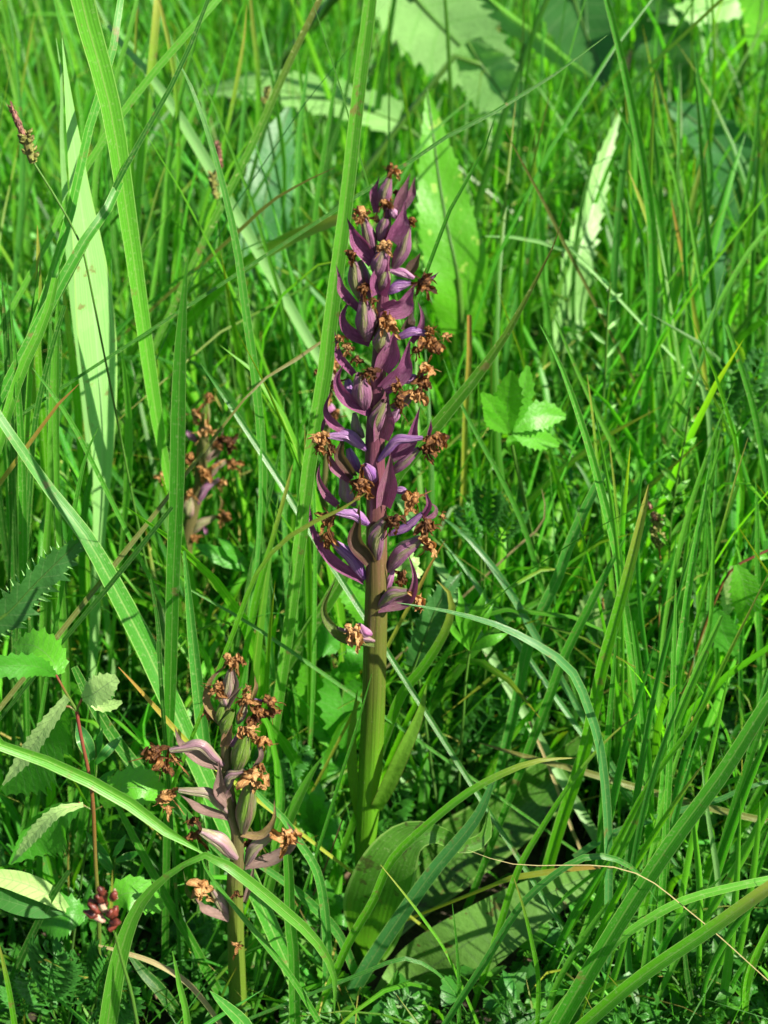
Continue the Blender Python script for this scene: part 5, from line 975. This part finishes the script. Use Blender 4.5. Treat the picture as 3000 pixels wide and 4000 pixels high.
HS = [(6, 1.5, 6), (4, 1.0, 3), (2.2, .5, 1.6), (8, 2.2, 10)]
grass('meadow_grass', 4700, 0.0, 0.75, .06, .25, .0028, .0078, HG, 1)
grass('far_grass', 6400, 0.7, 2.3, .1, .30, .0035, .010, HG, 2, lean=.25, K=7, margin=.42)
grass('fine_grass', 1900, -0.02, 0.9, .05, .2, .0008, .0022, HG, 3, lean=.5, droop=.8)
grass('tall_grass', 1000, 0.10, 0.9, .2, .36, .003, .0075, HG, 4, lean=.35, clump=.9)
grass('low_grass', 6500, -0.14, 0.8, .02, .09, .0014, .0045, HD + HD + HG, 5, lean=.8, droop=.9, K=7)
grass('dry_grass', 1500, -0.05, 1.0, .03, .17, .0006, .002, HS, 6, lean=.9, droop=.8, K=7)

# blades that stand in dense clusters: each one its own thing, nothing in the photograph tells them apart
def cluster(label, group, n, x0_, x1_, by, ty, dx, wr, Yr, mats, seed):
    r = random.Random(seed); k = 0; tries = 0
    while k < n and tries < n * 12:
        tries += 1; xb, yt, yb = r.uniform(x0_, x1_), r.uniform(*ty), r.uniform(*by); d = r.uniform(*dx); Y = r.uniform(*Yr); bow = r.uniform(-.25, .25) * d + r.uniform(-18, 18)
        pts = [(xb + d * (1 - q) ** 1.5 + bow * math.sin(q * 3.1), yt + (yb - yt) * q) for q in (0, .16, .4, .7, 1)]
        c = np.array([P(a, b_, Y) for a, b_ in pts])[None]; c = np.stack([catmull(c[0], 24)])
        if tooclose(c)[0]: continue
        blade(label, r.choice(mats), [1, .5, .85, 1, .9] and [w__ * r.uniform(*wr) for w__ in (.06, .6, .9, 1, .9)], pts, (Y, Y), 'x', fold=r.uniform(.2, .5), roll=r.uniform(-.6, .6), twist=r.uniform(-.5, .5), group=group, seed=k, n=24)
        k += 1
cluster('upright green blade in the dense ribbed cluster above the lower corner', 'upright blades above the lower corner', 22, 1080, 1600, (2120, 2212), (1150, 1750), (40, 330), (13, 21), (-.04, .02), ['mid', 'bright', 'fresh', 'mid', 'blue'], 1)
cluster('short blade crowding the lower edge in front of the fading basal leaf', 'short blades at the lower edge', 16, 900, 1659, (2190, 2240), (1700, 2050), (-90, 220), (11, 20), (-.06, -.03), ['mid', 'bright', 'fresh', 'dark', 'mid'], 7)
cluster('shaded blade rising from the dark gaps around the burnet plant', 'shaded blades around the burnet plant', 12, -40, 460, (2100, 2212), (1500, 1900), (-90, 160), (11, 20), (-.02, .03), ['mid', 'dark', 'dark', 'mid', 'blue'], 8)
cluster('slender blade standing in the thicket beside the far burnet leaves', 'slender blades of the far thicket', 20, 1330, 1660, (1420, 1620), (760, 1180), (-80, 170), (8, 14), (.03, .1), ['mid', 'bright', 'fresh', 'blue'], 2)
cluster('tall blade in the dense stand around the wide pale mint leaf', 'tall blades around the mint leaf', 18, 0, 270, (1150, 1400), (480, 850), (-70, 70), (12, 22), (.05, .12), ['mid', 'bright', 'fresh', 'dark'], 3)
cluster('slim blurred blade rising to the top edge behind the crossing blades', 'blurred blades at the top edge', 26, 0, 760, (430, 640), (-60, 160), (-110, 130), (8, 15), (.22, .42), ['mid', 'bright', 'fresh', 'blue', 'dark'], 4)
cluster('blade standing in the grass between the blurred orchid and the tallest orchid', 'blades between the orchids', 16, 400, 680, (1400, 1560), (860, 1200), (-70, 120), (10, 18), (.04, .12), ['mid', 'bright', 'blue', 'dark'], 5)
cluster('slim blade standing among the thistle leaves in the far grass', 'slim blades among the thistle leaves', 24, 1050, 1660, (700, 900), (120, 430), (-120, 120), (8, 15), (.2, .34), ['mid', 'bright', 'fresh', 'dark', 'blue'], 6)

def batch(name, proto, n, y0_, y1_, smin, smax, zmin, zmax, hues, seed, mat, tiltm=.5, cap=True):
    """many small copies of one leaf shape (V, f, UV) joined into one mesh"""
    V0, f0, U0 = proto; r = np.random.RandomState(seed); x, y = scatter_xy(n, y0_, y1_, .12, seed)
    s = smin + (smax - smin) * r.rand(n); z = zmin + (zmax - zmin) * r.rand(n) ** 1.5
    az = r.rand(n) * 6.283; ti = r.normal(0, tiltm, n); tj = r.normal(0, tiltm, n)
    z0 = np.zeros(n)
    ca, sa, ct, st, cj, sj = np.cos(az), np.sin(az), np.cos(ti), np.sin(ti), np.cos(tj), np.sin(tj)
    Rz = np.array([[ca, -sa, z0], [sa, ca, z0], [z0, z0, z0 + 1]]).transpose(2, 0, 1)
    Rx = np.array([[z0 + 1, z0, z0], [z0, ct, -st], [z0, st, ct]]).transpose(2, 0, 1)
    Ry = np.array([[cj, z0, sj], [z0, z0 + 1, z0], [-sj, z0, cj]]).transpose(2, 0, 1)
    A = Rz @ Rx @ Ry * s[:, None, None]
    V = np.einsum('nij,vj->nvi', A, V0) + np.stack([x, y, z], -1)[:, None]
    ok = ~tooclose(V[:, ::max(1, len(V0) // 12)]); ok &= V[..., 2].max(1) > 0.002; V = V[ok]; n = len(V)
    hue = np.array(hues)[r.randint(0, len(hues), n)] * (0.7 + .6 * r.rand(n))[:, None]
    tint = np.ones((n, len(V0), 4)); tint[..., :3] = hue[:, None]
    f = (f0[None] + (np.arange(n) * len(V0))[:, None, None]).reshape(-1, 4)
    mb = MB(); mb.add(V.reshape(-1, 3), f, np.tile(U0, (n, 1))); return tag(mb.build(name, M[mat], tint=tint.reshape(-1, 4)), kind='stuff')
def local_ribbon(mb, pts, wid, n=4, cols=3, fold=.3, **k): ribbon(mb, np.array(pts, float), wid, n=n, cols=cols, fold=fold, face=(0, 0, 1), **k)
def feather_proto(pairs=6, L=1.0):
    """a finely cut pinnate leaf about 1 unit long, lying along +y"""
    mb = MB(); rr = random.Random(3)
    local_ribbon(mb, [(0, L, .05), (0, L / 2, .09), (0, 0, 0)], [.01, .02, .03], n=5, cols=3)
    for i in range(pairs):
        y = .22 + .72 * i / (pairs - 1); l = .34 * math.sin(.5 + 2.2 * (1 - i / pairs)) * (1 if i < pairs - 1 else .6)
        for sd in (-1, 1):
            ex, ey = sd * l, y + l * .45
            for k in range(3):
                a = (k - 1) * .75; dx, dy = math.cos(a) * sd, math.sin(a)
                sx, sy = sd * l * (.45 if k != 1 else .3), y + l * .2; ln = l * (.5 if k != 1 else .75)
                cx_, cy_ = (dx * .9 + sd * 0), (dy + .35)
                for m_ in (0, 1):
                    g = .35 * (m_ - .5)
                    ux, uy = cx_ * math.cos(g) - cy_ * math.sin(g), cx_ * math.sin(g) + cy_ * math.cos(g)
                    local_ribbon(mb, [(sx + ux * ln * .8, sy + uy * ln * .8, .04), (sx + ux * ln * .35, sy + uy * ln * .35, .08), (sx * .6, sy * .5 + y * .5, .07)], [.01, .065, .03], n=3, cols=3)
            local_ribbon(mb, [(sd * l * .5, y + l * .22, .07), (sd * l * .25, y + l * .1, .08), (0, y, .08)], [.02, .02, .02], n=2, cols=3)
    return np.concatenate(mb.v), np.concatenate(mb.f), np.concatenate(mb.uv)
def oval_proto(teeth=True, L=1.0, wd=.6):
    mb = MB(); local_ribbon(mb, [(0, L, -.05), (0, L * .75, .06), (0, L * .4, .09), (0, .0, 0)], [.02, wd * .7, wd, wd * .3], n=12 if teeth else 6, cols=5, fold=.2, teeth=(2, .22, .02) if teeth else None)
    return np.concatenate(mb.v), np.concatenate(mb.f), np.concatenate(mb.uv)
def trefoil_proto():
    mb = MB()
    for a in (-1.2, 0, 1.2):
        dx, dy = math.sin(a), math.cos(a); local_ribbon(mb, [(dx, dy, .0), (dx * .55, dy * .55, .12), (dx * .05, dy * .05, .0)], [.25, .55, .08], n=6, cols=5, fold=.15)
    return np.concatenate(mb.v), np.concatenate(mb.f), np.concatenate(mb.uv)
M['covert'] = M['cover']
batch('feathery_undergrowth', feather_proto(), 2100, -0.12, 0.9, .028, .06, .004, .05, [(1, 1, 1), (.8, 1, .9), (.7, .85, .8), (1.2, 1.15, .9)], 21, 'cover')
batch('toothed_undergrowth', oval_proto(), 3800, -0.12, 1.0, .014, .034, .004, .06, [(1, 1, 1), (1.3, 1.2, .9), (.6, .8, .8), (1, 1, 1.4)], 22, 'cover', .6)
batch('small_leaf_undergrowth', oval_proto(False, 1, .32), 8000, -0.12, 1.1, .01, .028, .003, .07, [(1, 1, 1), (1.4, 1.3, .8), (.7, .9, .8), (.8, 1, 1.4)], 23, 'cover', .8)
batch('clover_undergrowth', trefoil_proto(), 1600, -.12, 0.9, .006, .012, .01, .05, [(1, 1, 1), (.8, .95, 1), (1.2, 1.2, .9)], 24, 'cover', .4)
batch('leaf_litter', oval_proto(False, 1, .4), 1600, -0.05, 0.9, .008, .025, .0, .012, [(1, 1, 1)], 25, 'litter', .25)

# feathery plants one can pick out
FP = feather_proto(7)
def feathery(label, Y, c, leaves, mat='feather'):
    root = P(c[0], c[1], Y); root[2] = 0
    E = root_empty('feathery_plant', root, label, 'feathery herb', 'finely cut feathery herbs')
    for (x0_, y0_, x1_, y1_, tw) in leaves:
        a, b_ = P(x0_, y0_, Y), P(x1_, y1_, Y + R.uniform(-.012, .012)); L = np.linalg.norm(b_ - a); dy = (b_ - a) / L
        n_ = unit(CAM - a + np.array([0, 0, .15])); dx = unit(np.cross(dy, n_)); dz = np.cross(dx, dy)
        dx, dz = dx * math.cos(tw) + dz * math.sin(tw), dz * math.cos(tw) - dx * math.sin(tw)
        V = a + FP[0][:, :1] * dx * L + FP[0][:, 1:2] * dy * L + FP[0][:, 2:3] * dz * L
        mb = MB(); mb.add(V, FP[1], FP[2]); mb.build('leaf', M[mat], E)
        mb = MB(); e = np.array([a[0] * .4 + root[0] * .6, a[1] * .4 + root[1] * .6, max(0, a[2] * .35)])
        tube(mb, [a, e, [root[0], root[1], -.003]], [2.2 * mpp(a) / 1] * 3, n=8, m=6); mb.build('leaf_stalk', M['greenstem'], E)
feathery('dense feathery herb filling the shade behind the spotted basal leaf', 0.085, (985, 1760),
         [(1010, 1640, 1150, 1490, .1), (985, 1650, 1080, 1510, -.3), (960, 1660, 985, 1520, .2), (930, 1680, 905, 1560, -.2), (900, 1700, 860, 1590, .3), (1000, 1700, 1130, 1600, .2), (960, 1730, 1050, 1650, -.2), (900, 1740, 960, 1640, .1), (1040, 1600, 1180, 1540, .4), (880, 1760, 930, 1690, .3)])
feathery('feathery herb low beside the rush stalk at the lower edge', -0.05, (130, 2260),
         [(120, 2200, 60, 2090, .1), (150, 2180, 180, 2050, -.2), (110, 2160, 130, 2040, .3), (220, 2200, 300, 2110, .1), (60, 2200, 20, 2110, -.2), (210, 2150, 250, 2060, .2), (180, 2240, 260, 2180, .3)])
feathery('feathery herb between the leaning upright blades', 0.02, (1290, 2060),
         [(1290, 2020, 1250, 1930, .1), (1310, 2000, 1360, 1900, -.2), (1280, 1960, 1230, 1860, .3), (1330, 2060, 1400, 1990, .1), (1260, 2080, 1190, 2010, -.2)])
feathery('feathery herb behind the short orchid flower cluster', 0.02, (560, 1850),
         [(590, 1780, 640, 1680, .1), (570, 1760, 575, 1640, -.2), (600, 1720, 660, 1610, .3), (560, 1720, 530, 1620, .1)])
feathery('feathery herb in the far thicket behind the leaning blades', 0.16, (1580, 1080),
         [(1580, 960, 1540, 840, .1), (1590, 930, 1640, 820, -.2), (1560, 900, 1580, 780, .3), (1600, 880, 1655, 760, .1), (1610, 1010, 1650, 900, 0)])
feathery('feathery herb below the cinquefoil in the deep shade', 0.1, (1050, 1260),
         [(1040, 1180, 1000, 1090, .1), (1070, 1180, 1120, 1090, -.2), (1050, 1150, 1060, 1050, .3)])
